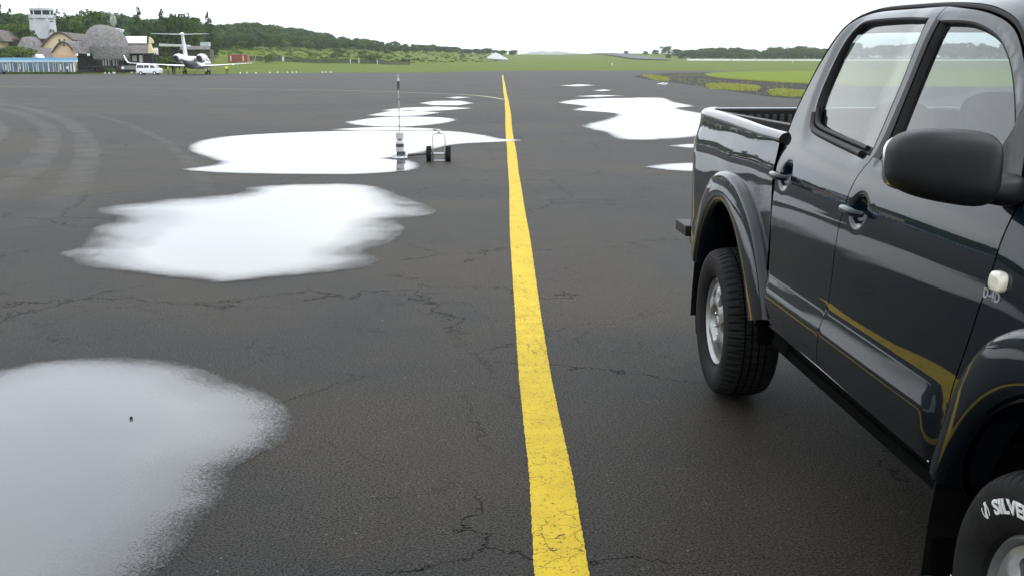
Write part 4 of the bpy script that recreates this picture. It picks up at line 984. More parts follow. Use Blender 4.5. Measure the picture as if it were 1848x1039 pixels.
# =================================================================== VEGETATION
LEAF = mat('leaves_dark', (.027, .060, .010), .75, 0, .3, .35, col2=(.060, .108, .018), spec=.15, transl=.25)
LEAF2 = mat('leaves_mid', (.040, .082, .012), .75, 0, .3, .35, col2=(.086, .138, .020), spec=.15, transl=.25)
LEAF3 = mat('leaves_light', (.060, .110, .012), .75, 0, .3, .4, col2=(.12, .17, .022), spec=.15, transl=.3)
BARK = mat('bark', (.06, .05, .04), .9, 0, .3, 2, bump=.5, bscale=6)
def leaf_cloud(lobes, n, size, seed, droop=.3, asp=.6):
    """leaf-sized faces through the outer part of a set of ellipsoid lobes: (centre, radii)"""
    r = np.random.default_rng(seed); lw = np.array([l[1][0] * l[1][2] for l in lobes]); lw = lw / lw.sum()
    k = r.choice(len(lobes), n, p=lw); C = np.array([l[0] for l in lobes])[k]; Rr = np.array([l[1] for l in lobes])[k]
    d = r.normal(size=(n, 3)); d /= np.linalg.norm(d, axis=1)[:, None]; d[:, 2] = np.abs(d[:, 2]) * np.where(r.random(n) < .8, 1, -1)
    rad_ = r.uniform(.55, 1.08, n) ** .6; P = C + d * Rr * rad_[:, None]
    nrm = d + r.normal(size=(n, 3)) * .45; nrm /= np.linalg.norm(nrm, axis=1)[:, None]
    a = np.cross(nrm, r.normal(size=(n, 3))); a /= np.linalg.norm(a, axis=1)[:, None]; b = np.cross(nrm, a)
    s = size * r.uniform(.5, 1.25, n)[:, None]
    Q = np.stack([P - a * s, P - b * s * asp, P + a * s, P + b * s * asp], 1).reshape(-1, 3)
    return Q
def quads_mesh(name, Q, m):
    me = bpy.data.meshes.new(name); n = len(Q) // 4
    me.vertices.add(len(Q)); me.vertices.foreach_set('co', Q.astype(np.float32).ravel()); me.loops.add(len(Q)); me.loops.foreach_set('vertex_index', np.arange(len(Q), dtype=np.int32))
    me.polygons.add(n); me.polygons.foreach_set('loop_start', np.arange(0, 4 * n, 4, dtype=np.int32)); me.polygons.foreach_set('loop_total', np.full(n, 4, np.int32)); me.update(calc_edges=True); me.materials.append(m); return me
def lobes_round(r, R_, H, n, z0):
    L_ = [((0, 0, z0 + H * .5), (R_ * .75, R_ * .75, H * .45))]
    for i in range(n):
        a = r.uniform(0, 6.28); q = r.uniform(.35, .8) * R_; zz = z0 + H * r.uniform(.2, .85); s = R_ * r.uniform(.28, .48)
        L_.append(((q * math.cos(a), q * math.sin(a), zz), (s, s, s * .75)))
    return L_
PROTO = {}
def proto(kind, i):
    key = (kind, i)
    if key in PROTO: return PROTO[key]
    r = np.random.default_rng(100 + i * 7 + len(kind))
    if kind == 'broad': lob = lobes_round(r, 4.6, 9.0, 13, .2); Q = leaf_cloud(lob, 2300, .42, i); H = 9.6; M_ = (LEAF, LEAF2)[i % 2]
    elif kind == 'tall':
        lob = [((r.uniform(-.7, .7), r.uniform(-.7, .7), 2 + k * .95), ((2.3 - k * .16) * r.uniform(.6, 1.3),) * 2 + (1.15,)) for k in range(13)]; Q = leaf_cloud(lob, 1900, .30, i); H = 14; M_ = LEAF
    elif kind == 'bush': lob = lobes_round(r, 2.1, 2.4, 7, -.3); Q = leaf_cloud(lob, 900, .20, i); H = 2; M_ = (LEAF2, LEAF3, LEAF)[i % 3]
    cm_ = quads_mesh('crown', Q, M_)
    tk = MB(); 
    if kind != 'bush':
        tk.tube([(0, 0, -.5), (.1, .05, H * .3), (-.05, .1, H * .62), (0, 0, H * .85)], .2, 6, True, [.26, .2, .12, .04])
        for q in range(5):
            a = r.uniform(0, 6.28); z = H * r.uniform(.3, .6); tk.tube([(0, 0, z), (1.2 * math.cos(a), 1.2 * math.sin(a), z + 1.0), (2.3 * math.cos(a), 2.3 * math.sin(a), z + 1.6)], .1, 5, True, [.1, .07, .03])
    tm = bpy.data.meshes.new('trunk'); tm.from_pydata(tk.V, [], tk.F); tm.materials.append(BARK)
    PROTO[key] = (cm_, tm, H); return PROTO[key]
def tree(kind, i, X, Y, h, name, label, cat='tree', group=None, z=None, parts=True, wide=1.0, rz=None):
    cm_, tm, H = proto(kind, i); z = gz(X, Y) if z is None else z; s = h / H; rz = random.uniform(0, 6.28) if rz is None else rz
    if not parts or kind == 'bush':
        o = bpy.data.objects.new(name, cm_); COL.objects.link(o); o.location = (X, Y, z - .1); o.rotation_euler = (0, 0, rz); o.scale = (s * wide, s * wide, s); return tag(o, label, cat, group)
    t = empty(name, (X, Y, z - .1), rz, label, cat, group); t.scale = (s * wide, s * wide, s)
    for nm, me in (('crown', cm_), ('trunk', tm)):
        link(bpy.data.objects.new(nm, me), t)
    return t
def at(px, Y): return ((px - VPX) / FH * Y, Y)
def mass(name, spots, kinds, m, nq=.35, label=None, seed=1):
    r = np.random.default_rng(seed); out_ = []
    base = []
    for k in range(5):
        rr = np.random.default_rng(50 + k); base.append(leaf_cloud(lobes_round(rr, 4.6, 8.0, 8, 1.2), 330, .95, 60 + k))
    for X, Y, h in spots:
        Q = base[r.integers(5)].copy(); a = r.uniform(0, 6.28); c, s = math.cos(a), math.sin(a); k = h / 9.6
        Q = np.stack([Q[:, 0] * c - Q[:, 1] * s, Q[:, 0] * s + Q[:, 1] * c, Q[:, 2]], 1) * k * np.array([1.15, 1.15, 1]); out_.append(Q + np.array([X, Y, gz(X, Y) - .8]))
    me = quads_mesh(name, np.concatenate(out_), m); o = bpy.data.objects.new(name, me); COL.objects.link(o); return tag(o, label, None, None, 'stuff')

# ---- wooded hillside on the left: skyline measured from the photograph
SKYL = [(-2600, -80), (-1200, -40), (-500, -5), (-100, 14), (0, 22), (40, 28), (120, 32), (170, 26), (210, 22), (240, 32), (270, 38), (300, 36), (330, 30), (350, 33), (375, 46), (400, 42), (440, 42), (480, 44), (520, 50), (560, 57), (600, 62), (640, 70), (680, 73), (720, 78), (760, 82), (800, 82), (850, 90), (885, 95), (905, 92), (930, 98)]
TBASE = [(-2600, 60), (-900, 90), (0, 96), (300, 96), (380, 88), (440, 86), (500, 88), (600, 91), (700, 95), (800, 97), (870, 99), (930, 101)]
DIST = [(-2600, 270), (-900, 300), (0, 290), (250, 300), (380, 380), (480, 450), (600, 520), (740, 640), (870, 820), (930, 900)]
def ip(tab, x): return float(np.interp(x, *zip(*tab)))
spots = []; front = []
px = -2500.0
while px < 925:
    D = ip(DIST, px)
    for layer, (dy, q) in enumerate(((0, .0), (30, .28), (70, .55), (120, .8), (180, 1.0))):
        Y = D + dy * D / 450 + random.uniform(-8, 8); p = px + random.uniform(-8, 8)
        yt = ip(TBASE, p) + (ip(SKYL, p) - ip(TBASE, p)) * (.50 + .50 * q) + random.uniform(-2.0, 3.5)
        X, _ = at(p, Y); g_ = gz(X, Y); top = HC + (HOR - yt) / FPX * Y; h = top - g_
        if h < 3.5: h = random.uniform(3.5, 5)
        h = min(h, 17)
        if px > -60 and layer in (0, 1, 4): front.append((X, Y, h, p, layer))
        else: spots.append((X, Y, h))
    px += (12.5 if px > -60 else 26) * (1.0 if px < 500 else .95)
print('forest', len(front), len(spots))
for k, (X, Y, h, p, layer) in enumerate(front):
    tall = (p < 380 and random.random() < .10 and layer == 4)
    tree('tall' if tall else 'broad', random.randrange(6), X, Y, h * (1.1 if tall else 1), 'conifer_tree' if tall else 'broadleaf_tree', 'dark slender tree poking above the wooded hill behind the terminal' if tall else
         ('broadleaf tree in the dark wood above the low airport buildings' if p < 400 else 'broadleaf tree in the long wooded ridge above the green meadow'), 'tree',
         'slender trees on the hill' if tall else ('trees behind the buildings' if p < 400 else 'trees of the left ridge'), parts=p < 420, wide=random.uniform(1.15, 1.75))
mass('woodland', spots, None, LEAF, seed=3)
# ---- right-hand wood behind the white wall, with single trees at its left end
for k in range(38):
    p = 1236 + (k % 19) * 14.5 + random.uniform(-4, 4); Y = 790 + (k // 19) * 60; X, _ = at(p, Y); g_ = gz(X, Y)
    yt = ip([(1230, 88), (1260, 84), (1300, 83.5), (1340, 85), (1370, 88), (1390, 84), (1430, 82), (1470, 84), (1510, 86)], p) + random.uniform(0, 4) + (6 if k < 19 else 0)
    tree('broad', random.randrange(6), X, Y, max(5, HC + (HOR - yt) / FPX * Y - g_), 'broadleaf_tree', 'broadleaf tree in the far wood behind the long white wall', 'tree', 'trees of the right wood', parts=False, wide=1.5)
sp = []
for k in range(260):
    p = random.uniform(1500, 3300); Y = random.uniform(760, 900); X, _ = at(p, Y); sp.append((X, Y, random.uniform(9, 14)))
mass('woodland', sp, None, LEAF, seed=5)
for p, yt, Y, lab in ((1130, 93, 900, 'small dark tree standing alone on the crest beside the runway rise'), (1182, 90, 880, 'lone bushy tree on the right crest left of the rounded one'), (1203, 84, 880, 'rounded lone tree just left of the far right wood'), (1165, 92.5, 900, 'low scrubby tree on the crest between two lone trees'), (1222, 88, 860, 'low tree joining the left end of the far right wood'), (1205, 98, 720, 'small bush on the slope below the rounded lone tree'), (924, 95, 900, 'small tree ending the left ridge beside the white gabled shed')):
    X, _ = at(p, Y); tree('broad', random.randrange(6), X, Y, max(3.4, HC + (HOR - yt) / FPX * Y - gz(X, Y)), 'lone_tree', lab, 'tree', None, parts=False, wide=1.35)
# ---- shrubs of the meadow
for p, y, hpx, Y, lab in ((485, 112, 11, 330, 'dark shrub on the fence line right of the jet wing tip'), (560, 88, 11, 470, 'rounded bush at the wood edge above the meadow, left of two'), (520, 89, 12, 460, 'large rounded bush at the wood edge behind the red container'), (608, 108, 11, 420, 'dull green shrub in the meadow above the fence'), (612, 98, 7, 460, 'small shrub in the middle of the meadow'), (660, 110, 9, 420, 'bushy shrub left of the big one in the meadow'),
                          (655, 101, 5, 460, 'low shrub above two others in the meadow'), (688, 95, 8, 560, 'dark bush at the wood edge where the meadow narrows'), (672, 113, 14, 400, 'biggest shrub in the meadow, touching the fence'), (730, 115, 5, 440, 'shrub at the right end of the dark fence'), (835, 106, 4, 640, 'small pair of scrub tufts below the ridge'), (700, 98, 7, 560, 'bush beside the dark one at the meadow top'), (380, 92, 9, 330, 'bush above the jet engine against the wood'), (440, 86, 10, 400, 'bush at the wood edge above the container')):
    X, _ = at(p, Y); tree('bush', random.randrange(6), X, Y, max(2.0, hpx / FPX * Y), 'shrub', lab, 'shrub', None, z=HC + (HOR - y) / FPX * Y, wide=1.1)
# rough scrub over the meadow: one mass nobody could count
Qs = []
r_ = np.random.default_rng(9); b0 = leaf_cloud(lobes_round(np.random.default_rng(3), 1.6, 1.3, 5, -.3), 60, .38, 77)
for k in range(700):
    p = r_.uniform(360, 900); D = ip(DIST, p); Y = r_.uniform(.70, 1.0) * D if p < 740 else r_.uniform(.62, 1.0) * D
    if Y < 345: continue
    X, _ = at(p, Y); s = r_.uniform(.15, .55) * (1.8 if r_.random() < .06 else 1); Qs.append(b0 * np.array([s * 1.3, s * 1.3, s]) + np.array([X, Y, gz(X, Y)]))
me = quads_mesh('meadow_scrub', np.concatenate(Qs), LEAF3); o = bpy.data.objects.new('meadow_scrub', me); COL.objects.link(o); tag(o, kind='stuff')
# grass tufts on the patches near the gravel and along the meadow edges
def tufts(name, px, n, h, m, seed, size=.02, kind='stuff', spread=.9):
    r = np.random.default_rng(seed); P = np.array([tuple(G(*p)[:2]) for p in px]); lo, hi = P.min(0), P.max(0); pts_ = r.uniform(lo, hi, (n * 6, 2)); pts_ = pts_[inside_np(pts_, [tuple(p) for p in P])]
    ctr = pts_[r.integers(0, len(pts_), 70)]; dn = np.sqrt(((pts_[:, None] - ctr[None]) ** 2).sum(2)).min(1); pts_ = pts_[dn < r.exponential(spread, len(pts_))][:n]
    n = len(pts_); a = r.uniform(0, 6.28, n); hh = h * r.uniform(.35, 1.2, n); wv = size * r.uniform(.6, 1.5, n); lean = r.normal(size=(n, 2)) * hh[:, None] * .35
    dx, dy = np.cos(a) * wv, np.sin(a) * wv; z = np.zeros(n)
    Q = np.stack([np.stack([pts_[:, 0] - dx, pts_[:, 1] - dy, z], 1), np.stack([pts_[:, 0] + dx, pts_[:, 1] + dy, z], 1), np.stack([pts_[:, 0] + lean[:, 0] + dx * .2, pts_[:, 1] + lean[:, 1] + dy * .2, hh], 1), np.stack([pts_[:, 0] + lean[:, 0] - dx * .2, pts_[:, 1] + lean[:, 1] - dy * .2, hh], 1)], 1).reshape(-1, 3)
    me = quads_mesh(name, Q, m); o = bpy.data.objects.new(name, me); COL.objects.link(o); return tag(o, kind=kind)
TUFT = mat('tuft_grass', (.24, .28, .055), .8, 0, .3, 3, col2=(.40, .40, .12), transl=.3, spec=.1)
TUFT2 = mat('tuft_green', (.14, .18, .03), .8, 0, .3, 3, col2=(.22, .23, .06), transl=.3, spec=.1)
tufts('grass_tufts', [(1150, 137), (1272, 133), (1283, 142), (1380, 149), (1500, 153), (1700, 160), (1600, 184), (1400, 176), (1290, 161), (1215, 151), (1170, 145)], 5000, .12, TUFT, 11, .03, spread=.55)
tufts('grass_tufts', [(1277, 153.5), (1300, 152.5), (1330, 154), (1367, 157), (1373, 161), (1366, 165.5), (1340, 165), (1300, 162.8), (1281, 161.5), (1274, 157)], 9000, .15, TUFT, 1, .03)
tufts('grass_tufts', [(1389, 165), (1410, 163.5), (1433, 165.5), (1475, 168), (1475, 174), (1430, 175.5), (1395, 174), (1386, 169)], 5500, .15, TUFT, 2, .03)
tufts('grass_tufts', [(1158, 136.6), (1175, 136), (1207, 141), (1209, 144), (1205, 147.5), (1185, 146.5), (1170, 141.5)], 3800, .16, TUFT, 3, .04)
tufts('grass_tufts', [(1280, 138.5), (1300, 142), (1348, 145.6), (1400, 149.3), (1449, 152), (1600, 156), (1600, 154), (1449, 150.5), (1400, 147.5), (1340, 144), (1290, 139)], 5000, .12, TUFT, 4, .05)

# =================================================================== AIRPORT BUILDINGS (left)
THATCH = mat('thatch', (.16, .152, .148), .95, 0, .22, 1.6, col2=(.235, .22, .215), spec=.1, bump=.9, bscale=3.5, stretch=(1, 1, 2))
THATCH2 = mat('thatch_brown', (.13, .115, .105), .95, 0, .25, 1.6, col2=(.19, .17, .16), spec=.1, bump=.9, bscale=3.5)
CREAM = mat('cream_wall', (.66, .54, .33), .85, 0, .08, .8); PEACH = mat('peach_wall', (.66, .47, .30), .85, 0, .08, .8)
TRIMB = mat('brown_trim', (.07, .045, .035), .7, 0, .2, 4); CONC = mat('tower_wall', (.46, .47, .50), .85, 0, .10, .5)
BLUE = mat('blue_fascia', (.17, .36, .52), .5, 0, .10, .6); BLUEL = mat('pale_blue_fascia', (.42, .60, .70), .5, 0, .06, .6)
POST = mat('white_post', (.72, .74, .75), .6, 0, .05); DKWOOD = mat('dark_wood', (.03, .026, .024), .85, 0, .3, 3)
WINB = mat('window_dark', (.03, .035, .04), .15, 0, .2, 1, coat=.6); BLUEG = mat('blue_screen', (.10, .15, .20), .3, 0, .4, .5, coat=.4)
SHEETW = mat('white_sheet_roof', (.82, .83, .85), .4, 0, .03, .6); REDR = mat('dark_red_roof', (.10, .05, .045), .8, 0, .2, 1)
GREENW = mat('green_wall', (.09, .10, .055), .9, 0, .2, .5); HEDGE = LEAF2
def poly_wall(name, px, Y, th, m, parent, step=None):
    pts_ = [XZ(x, y, Y) for x, y in px]; mb = MB(); mb.prism(pts_, Y, Y + th); return mb.build(name, m, parent)
def fbox(mb, x0, x1, y0, y1, Y, d):   # box facing the camera between photograph rows y0 (top) and y1 (bottom)
    a = XZ(x0, y0, Y); b = XZ(x1, y1, Y); mb.box(a[0], b[0], Y, Y + d, b[1], a[1])
def shell(name, near, far_, m, parent):
    """curved roof between two arches given as (x, z) lists at two distances"""
    (P, Ya), (Q, Yb) = near, far_; rows = []
    for k in range(5):
        t = k / 4; rows.append([(p[0] + (q[0] - p[0]) * t, Ya + (Yb - Ya) * t, p[1] + (q[1] - p[1]) * t) for p, q in zip(P, Q)])
    return grid_mesh(name, rows, m, parent)
def parc(px, Y, n=10): return [XZ(x, y, Y) for x, y in catmull(px, n / 4)]
def base_empty(name, x, Y, label, cat, group=None): X, _ = at(x, Y); return empty(name, (X, Y, 0), 0, label, cat, group)
def local(o, p):      # give a child mesh coordinates relative to the thing's own origin
    o.data.transform(Matrix.Translation(-p.location)); return o
def finish(p):
    for c in p.children:
        if not c.get('_l'): c.data.transform(Matrix.Translation(-p.location)); c['_l'] = 1
        for g_ in c.children:
            if not g_.get('_l'): g_.data.transform(Matrix.Translation(-p.location)); g_['_l'] = 1
    for c in p.children_recursive:
        if '_l' in c: del c['_l']
# ---- control tower
tw = base_empty('control_tower', 77, 240, 'grey-white airport control tower with glazed cab and railed balcony above the trees', 'tower'); Yt_ = 240
def tpt(x, y): return XZ(x, y, Yt_)
def octo(cx, cy, r, z, n=8, rot=22.5): return [(cx + r * math.cos(R(rot + 360 / n * k)), cy + r * math.sin(R(rot + 360 / n * k)), z) for k in range(n)]
tcx = at(78, 240)[0]; zt = lambda y: tpt(78, y)[1]; mpp = 240 / FPX
def ring_solid(name, specs, m, parent, n=8, rot=22.5):
    V = []; F = []
    for r_, z in specs: V += octo(tcx, 242.5, r_, z, n, rot)
    for i in range(len(specs) - 1):
        for k in range(n): F.append((i * n + k, i * n + (k + 1) % n, (i + 1) * n + (k + 1) % n, (i + 1) * n + k))
    F += [tuple(range(n))[::-1], tuple((len(specs) - 1) * n + k for k in range(n))]
    return mesh(name, V, F, m, parent)
ring_solid('shaft', [(24.5 * mpp, -.1), (23 * mpp, zt(70)), (21.5 * mpp, zt(33.5))], CONC, tw, 6, 12)
ring_solid('balcony', [(22.5 * mpp, zt(33.5)), (23 * mpp, zt(33)), (23, 0)][:2] + [(23 * mpp, zt(31.8)), (22 * mpp, zt(31.8))], CONC, tw)
rl = MB()
for k in range(8):
    a = octo(tcx, 242.5, 22 * mpp, zt(31.8)); p, q = Vector(a[k]), Vector(a[(k + 1) % 8])
    for t in (0, .33, .66): r_ = p.lerp(q, t); rl.tube([r_, r_ + Vector((0, 0, zt(27) - zt(31.8)))], .04, 4)
    for hz in (.45, .95): h_ = Vector((0, 0, (zt(27.2) - zt(31.8)) * hz)); rl.tube([p + h_, q + h_], .035, 4)
rl.build('railing', POST, tw)
ring_solid('cab_wall', [(18 * mpp, zt(31.8)), (18.3 * mpp, zt(27))], CONC, tw)
ring_solid('cab_glass', [(18 * mpp, zt(27)), (18.8 * mpp, zt(19.2))], WINB, tw)
for k in range(8):
    a = octo(tcx, 242.5, 18.5 * mpp, zt(27)); b_ = octo(tcx, 242.5, 19.2 * mpp, zt(19.0)); m_ = MB(); m_.tube([a[k], b_[k]], .09, 6); m_.build('mullion', POST, tw)
ring_solid('roof', [(19.5 * mpp, zt(19.2)), (20.5 * mpp, zt(18)), (20 * mpp, zt(14.5)), (17 * mpp, zt(13.6))], CONC, tw)
m_ = MB(); m_.tube([(tcx - .4, 242.5, zt(14)), (tcx - .4, 242.5, zt(5.5))], .05, 5); m_.tube([(tcx - .9, 242.5, zt(9.5)), (tcx + .1, 242.5, zt(9.5))], .03, 4); m_.build('antenna', DKWOOD, tw)
for x, y0, y1, wd in ((64.5, 37, 43, 2.6), (89.5, 38.5, 40.5, 1.8), (92, 38.5, 40.5, 1.8), (94.5, 38.5, 40.5, 1.8), (90.5, 53, 59, 2.2), (95.5, 54, 60, 2.2)):
    m_ = MB(); fbox(m_, x - wd / 2, x + wd / 2, y0, y1, 240 - 0.35 + abs(x - 80) * .035, .8); m_.build('window', WINB, tw)
finish(tw)
# dark round tree beside the tower, tall thin poles/trees at far left
X, Y = at(50, 232); tree('broad', 1, X, Y, HC + (HOR - 46) / FPX * Y - gz(X, Y) + .3, 'round_tree', 'dense dark round tree standing just left of the control tower foot', 'tree', wide=.86)
for i, (p, yt, Y, lab) in enumerate(((6, 5, 255, 'tall feathery tree at the far left edge above the thatched roofs'), (28, 18, 262, 'slim pointed tree between the left edge and the tower'), (44, 20, 266, 'small pointed tree touching the left side of the tower cab'), (112, 20, 262, 'pointed tree just right of the control tower'), (127, 23, 264, 'second pointed tree right of the control tower'), (157, 16, 262, 'open-crowned tree above the big thatched dome, left of two'), (170, 14, 266, 'open-crowned tree with gaps above the big thatched dome'),
                                   (253, 20, 262, 'sparse leaning tree right of the pale feathery palm'), (274, 25, 262, 'ragged small-topped tree above the white barrel roof'), (296, 25, 262, 'pointed tree left of the jet tail'), (325, 19, 266, 'high tree crown rising right behind the jet tail'), (340, 20, 268, 'narrow tree crown right of the jet tail'), (382, 28, 300, 'star-shaped palm crown standing above the wooded ridge'))):
    X, _ = at(p, Y); h = HC + (HOR - yt - (5 if 1 <= i <= 4 or i == 8 else 0)) / FPX * Y - gz(X, Y); tree('tall' if i in (0, 1, 3, 7, 9, 12) else 'broad', i % 6, X, Y, h, 'tall_tree', lab, 'tree', None, parts=True, wide=1.15 if i in (0, 1, 3, 7, 9, 12) else .62)
# pale feather-like palm
pp = base_empty('pale_palm', 211, 214, 'pale upright feathery palm rising above the thatched dome', 'palm'); Yp = 214
st = MB(); x0 = at(212, Yp)[0]; st.tube([(x0, Yp, 0), (x0 + .1, Yp, XZ(212, 52, Yp)[1])], .09, 6, True, [.14, .07]); st.build('stem', BARK, pp)
PALEL = mat('pale_frond', (.34, .38, .30), .7, 0, .15, 3, transl=.3)
for k in range(16):
    a = k * 2.4; zb = XZ(212, 50, Yp)[1]; zt_ = XZ(212, 19 + (k % 4) * 3, Yp)[1]; V = []; n = 7
    for i in range(n):
        t = i / (n - 1); r_ = math.sin(t * math.pi) * .75 * (1 if k % 2 else .7) + .05; z = zb + (zt_ - zb) * t; w_ = .14 * math.sin(math.pi * min(t + .05, .98))
        c = Vector((x0 + r_ * math.cos(a) * .8, Yp + r_ * math.sin(a), z)); s_ = Vector((-math.sin(a), math.cos(a), 0)) * w_; V += [c - s_, c + s_]
    mesh('frond', V, [(2 * i, 2 * i + 1, 2 * i + 3, 2 * i + 2) for i in range(n - 1)], PALEL, pp)
finish(pp)
# ---- left low buildings
b1 = base_empty('long_low_building', 40, 226, 'long low olive building with dark red roof edge behind the small thatched dome', 'building')
m_ = MB(); fbox(m_, -60, 95, 73.5, 120, 226, 8); m_.build('wall', GREENW, b1); m_ = MB(); fbox(m_, -62, 98, 70, 73.5, 225.5, 9); m_.build('roof', REDR, b1)
for x in (-40, -10, 15): m_ = MB(); fbox(m_, x, x + 8, 80, 92, 225.9, .2); m_.build('window', WINB, b1)
finish(b1)
bw = base_empty('tan_gabled_house', -3, 222, 'tan house corner with pale wall at the left edge of the terminal', 'house'); m_ = MB(); fbox(m_, -60, 4, 74, 128, 222, 6); m_.build('wall', CREAM, bw)
m_ = MB(); P_ = [XZ(x, y, 221.5) for x, y in ((-70, 76), (-30, 52), (-8, 56), (10, 75))]; m_.prism(P_, 221.5, 229); m_.build('roof', THATCH2, bw); finish(bw)
d1 = base_empty('thatched_hut', 50, 212, 'small grey thatched dome hut left of the yellow gables', 'hut')
def dome(name, cx_px, Y, prof, depth, m, parent, n=28, wob=.03, sd_=1):
    """rounded thatched roof: prof = (left column, right column, row) from the top down"""
    rr = random.Random(sd_); rows = []
    for l, r_, y in prof:
        z = XZ(cx_px, y, Y)[1]; xa, xb = at(l, Y)[0], at(r_, Y)[0]; c = (xa + xb) / 2; rx = (xb - xa) / 2; ry = rx * depth
        rows.append([(c + rx * math.cos(t) * (1 + rr.uniform(-wob, wob)), Y + 4 + ry * math.sin(t) * (1 + rr.uniform(-wob, wob)), z + rr.uniform(-wob, wob)) for t in np.linspace(0, 2 * math.pi, n)])
        rows[-1][-1] = rows[-1][0]
    return grid_mesh(name, rows, m, parent)
dome('roof', 50, 212, [(38, 52, 66), (33, 57, 67), (29, 62, 73), (24, 68, 83), (20, 73, 92), (17, 78, 102)], .9, THATCH, d1, sd_=4); m_ = MB(); fbox(m_, 24, 73, 100, 131, 213.5, 5); m_.build('wall', CREAM, d1); finish(d1)
b2 = base_empty('brown_roofed_wing', 80, 204, 'low wing with plain brown thatch roof between the hut and the peach gable', 'building')
rows = [[(*at(x0, 203), XZ(x0, 104.5, 203)[1]) , (*at(x1, 209), XZ(x1, 87, 209)[1])] for x0, x1 in ((58, 63), (70, 74), (84, 86), (100, 98))]
grid_mesh('roof', [[(a[0], a[1], a[2]) for a in r] for r in rows], THATCH2, b2, False); m_ = MB(); fbox(m_, 62, 100, 103, 131, 203.8, 4); m_.build('wall', PEACH, b2); finish(b2)
# ---- gabled vaults
def vault(label, arch, Y, base_y, m, roof_m, back, name='gabled_hall', winx=(), band=None):
    t = base_empty(name, arch[len(arch) // 2][0], Y, label, 'building')
    A_ = parc(arch, Y, 12); x0, x1 = A_[0][0], A_[-1][0]; zb = XZ(arch[0][0], base_y, Y)[1]
    mb = MB(); mb.prism([(x0 + .1, zb)] + [(x, z) for x, z in A_] + [(x1 - .1, zb)], Y, Y + .4); mb.build('gable_wall', m, t)
    Q = [(x + back[0], z + back[1]) for x, z in A_]
    P2 = [(x, z + .12) for x, z in A_]; shell('roof', (P2, Y - .5), ([(x, z + .12) for x, z in Q], Y + back[2]), roof_m, t)
    tb = MB(); tb.tube([(x, Y - .45, z) for x, z in A_], .17, 6); tb.build('eave_trim', TRIMB, t)
    for (wx0, wx1, wy0, wy1) in winx: mb = MB(); fbox(mb, wx0, wx1, wy0, wy1, Y - .08, .2); mb.build('window', WINB, t)
    if band: mb = MB(); fbox(mb, *band, Y - .1, .2); mb.build('wall_band', PEACH, t)
    finish(t); return t
vault('large cream-yellow arched gable behind the smaller peach one', [(76, 86), (84, 75), (93, 66), (101, 60.5), (108, 59), (116, 61), (124, 66), (135, 74)], 212, 112, CREAM, THATCH2, (3.2, -.4, 12), winx=((105, 109, 71.5, 76), (114, 118, 71.5, 74)))
vault('small peach arched gable in front, joined to the big thatched dome', [(95.5, 96), (100, 88), (106, 80.5), (111, 77), (115, 76), (120, 77.5), (126, 82), (131, 88), (137, 96)], 205, 131, PEACH, THATCH, (3.5, .2, 9), winx=((113, 117, 79.5, 84),), band=(101, 135, 100, 101.2))
# ---- the big thatched dome with skirts
dm = base_empty('thatched_hall', 185, 210, 'huge grey thatched dome roof of the terminal hall', 'terminal building')
dome('dome_roof', 185, 206, [(171, 181, 44), (165, 188, 45.5), (158, 199, 49), (151, 209, 56), (147, 217, 65), (143, 223, 76), (138, 226, 88), (134, 229, 97)], .95, THATCH, dm, 36, .012, 7)
dome('skirt_roof', 190, 201.5, [(150, 224, 84), (153, 225, 90), (156, 225, 97), (157, 224, 104), (158, 221, 109.5)], .45, THATCH, dm, 36, .014, 9)
rows = [[(*at(x, 204), XZ(x, ya, 204)[1]), (*at(x, 203), XZ(x, yb, 203)[1])] for x, ya, yb in ((136, 86, 96.5), (142, 85, 96.8), (150, 85, 97), (160, 86, 98))]
grid_mesh('link_roof', rows, THATCH2, dm, False)
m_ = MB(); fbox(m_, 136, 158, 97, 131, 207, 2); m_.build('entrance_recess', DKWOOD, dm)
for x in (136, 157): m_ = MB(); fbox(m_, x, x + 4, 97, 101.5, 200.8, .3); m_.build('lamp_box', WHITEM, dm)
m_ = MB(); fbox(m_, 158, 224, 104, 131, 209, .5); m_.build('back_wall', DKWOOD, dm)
for k in range(14):
    x = 160 + k * 4.7; m_ = MB(); fbox(m_, x, x + .9, 106, 131, 204, .3); m_.build('post', DKWOOD, dm)
for k, x in enumerate((184, 189, 195, 202, 209)): m_ = MB(); fbox(m_, x, x + 4, 108 - k * .4, 119, 206, .3); m_.build('panel', WHITEM, dm)
m_ = MB(); fbox(m_, 137, 222, 119.5, 121.5, 203.8, .2); fbox(m_, 137, 222, 126, 131, 204.5, .5); m_.build('low_wall', DKWOOD, dm)
finish(dm)
# ---- right wing: gabled thatch, white barrel roof, canopy
rw = base_empty('thatched_wing', 245, 208, 'thatched wing with cream gable end under a white barrel roof, right of the dome', 'building')
rows = [[(*at(x, 205), XZ(x, 96.8, 205)[1]), (*at(x + 1.5, 207), XZ(x + 1.5, 88, 207)[1]), (*at(x + 2, 211), XZ(x + 2, 79, 211)[1])] for x in (220, 235, 250, 270)]
grid_mesh('roof', rows, THATCH2, rw, False)
m_ = MB(); m_.prism([XZ(x, y, 205.5) for x, y in ((267, 97), (268, 79), (271, 79), (278, 96))], 205.5, 206); m_.build('gable_wall', CREAM, rw)
A1 = parc([(226, 79), (226.5, 74), (230, 69), (236, 67)], 212, 8)
rows = []
for x0, top in ((226, 66.2), (240, 66), (255, 66), (269, 66)):
    rows.append([(*at(x0, 210), XZ(x0, 78.5, 210)[1]), (*at(x0 + .5, 210.6), XZ(x0, 72.5, 210.6)[1]), (*at(x0 + 1, 212), XZ(x0, 68.3, 212)[1]), (*at(x0 + 1.5, 214.5), XZ(x0, top, 214.5)[1]), (*at(x0 + 2, 218), XZ(x0, top + 2, 218)[1])])
grid_mesh('barrel_roof', rows, SHEETW, rw)
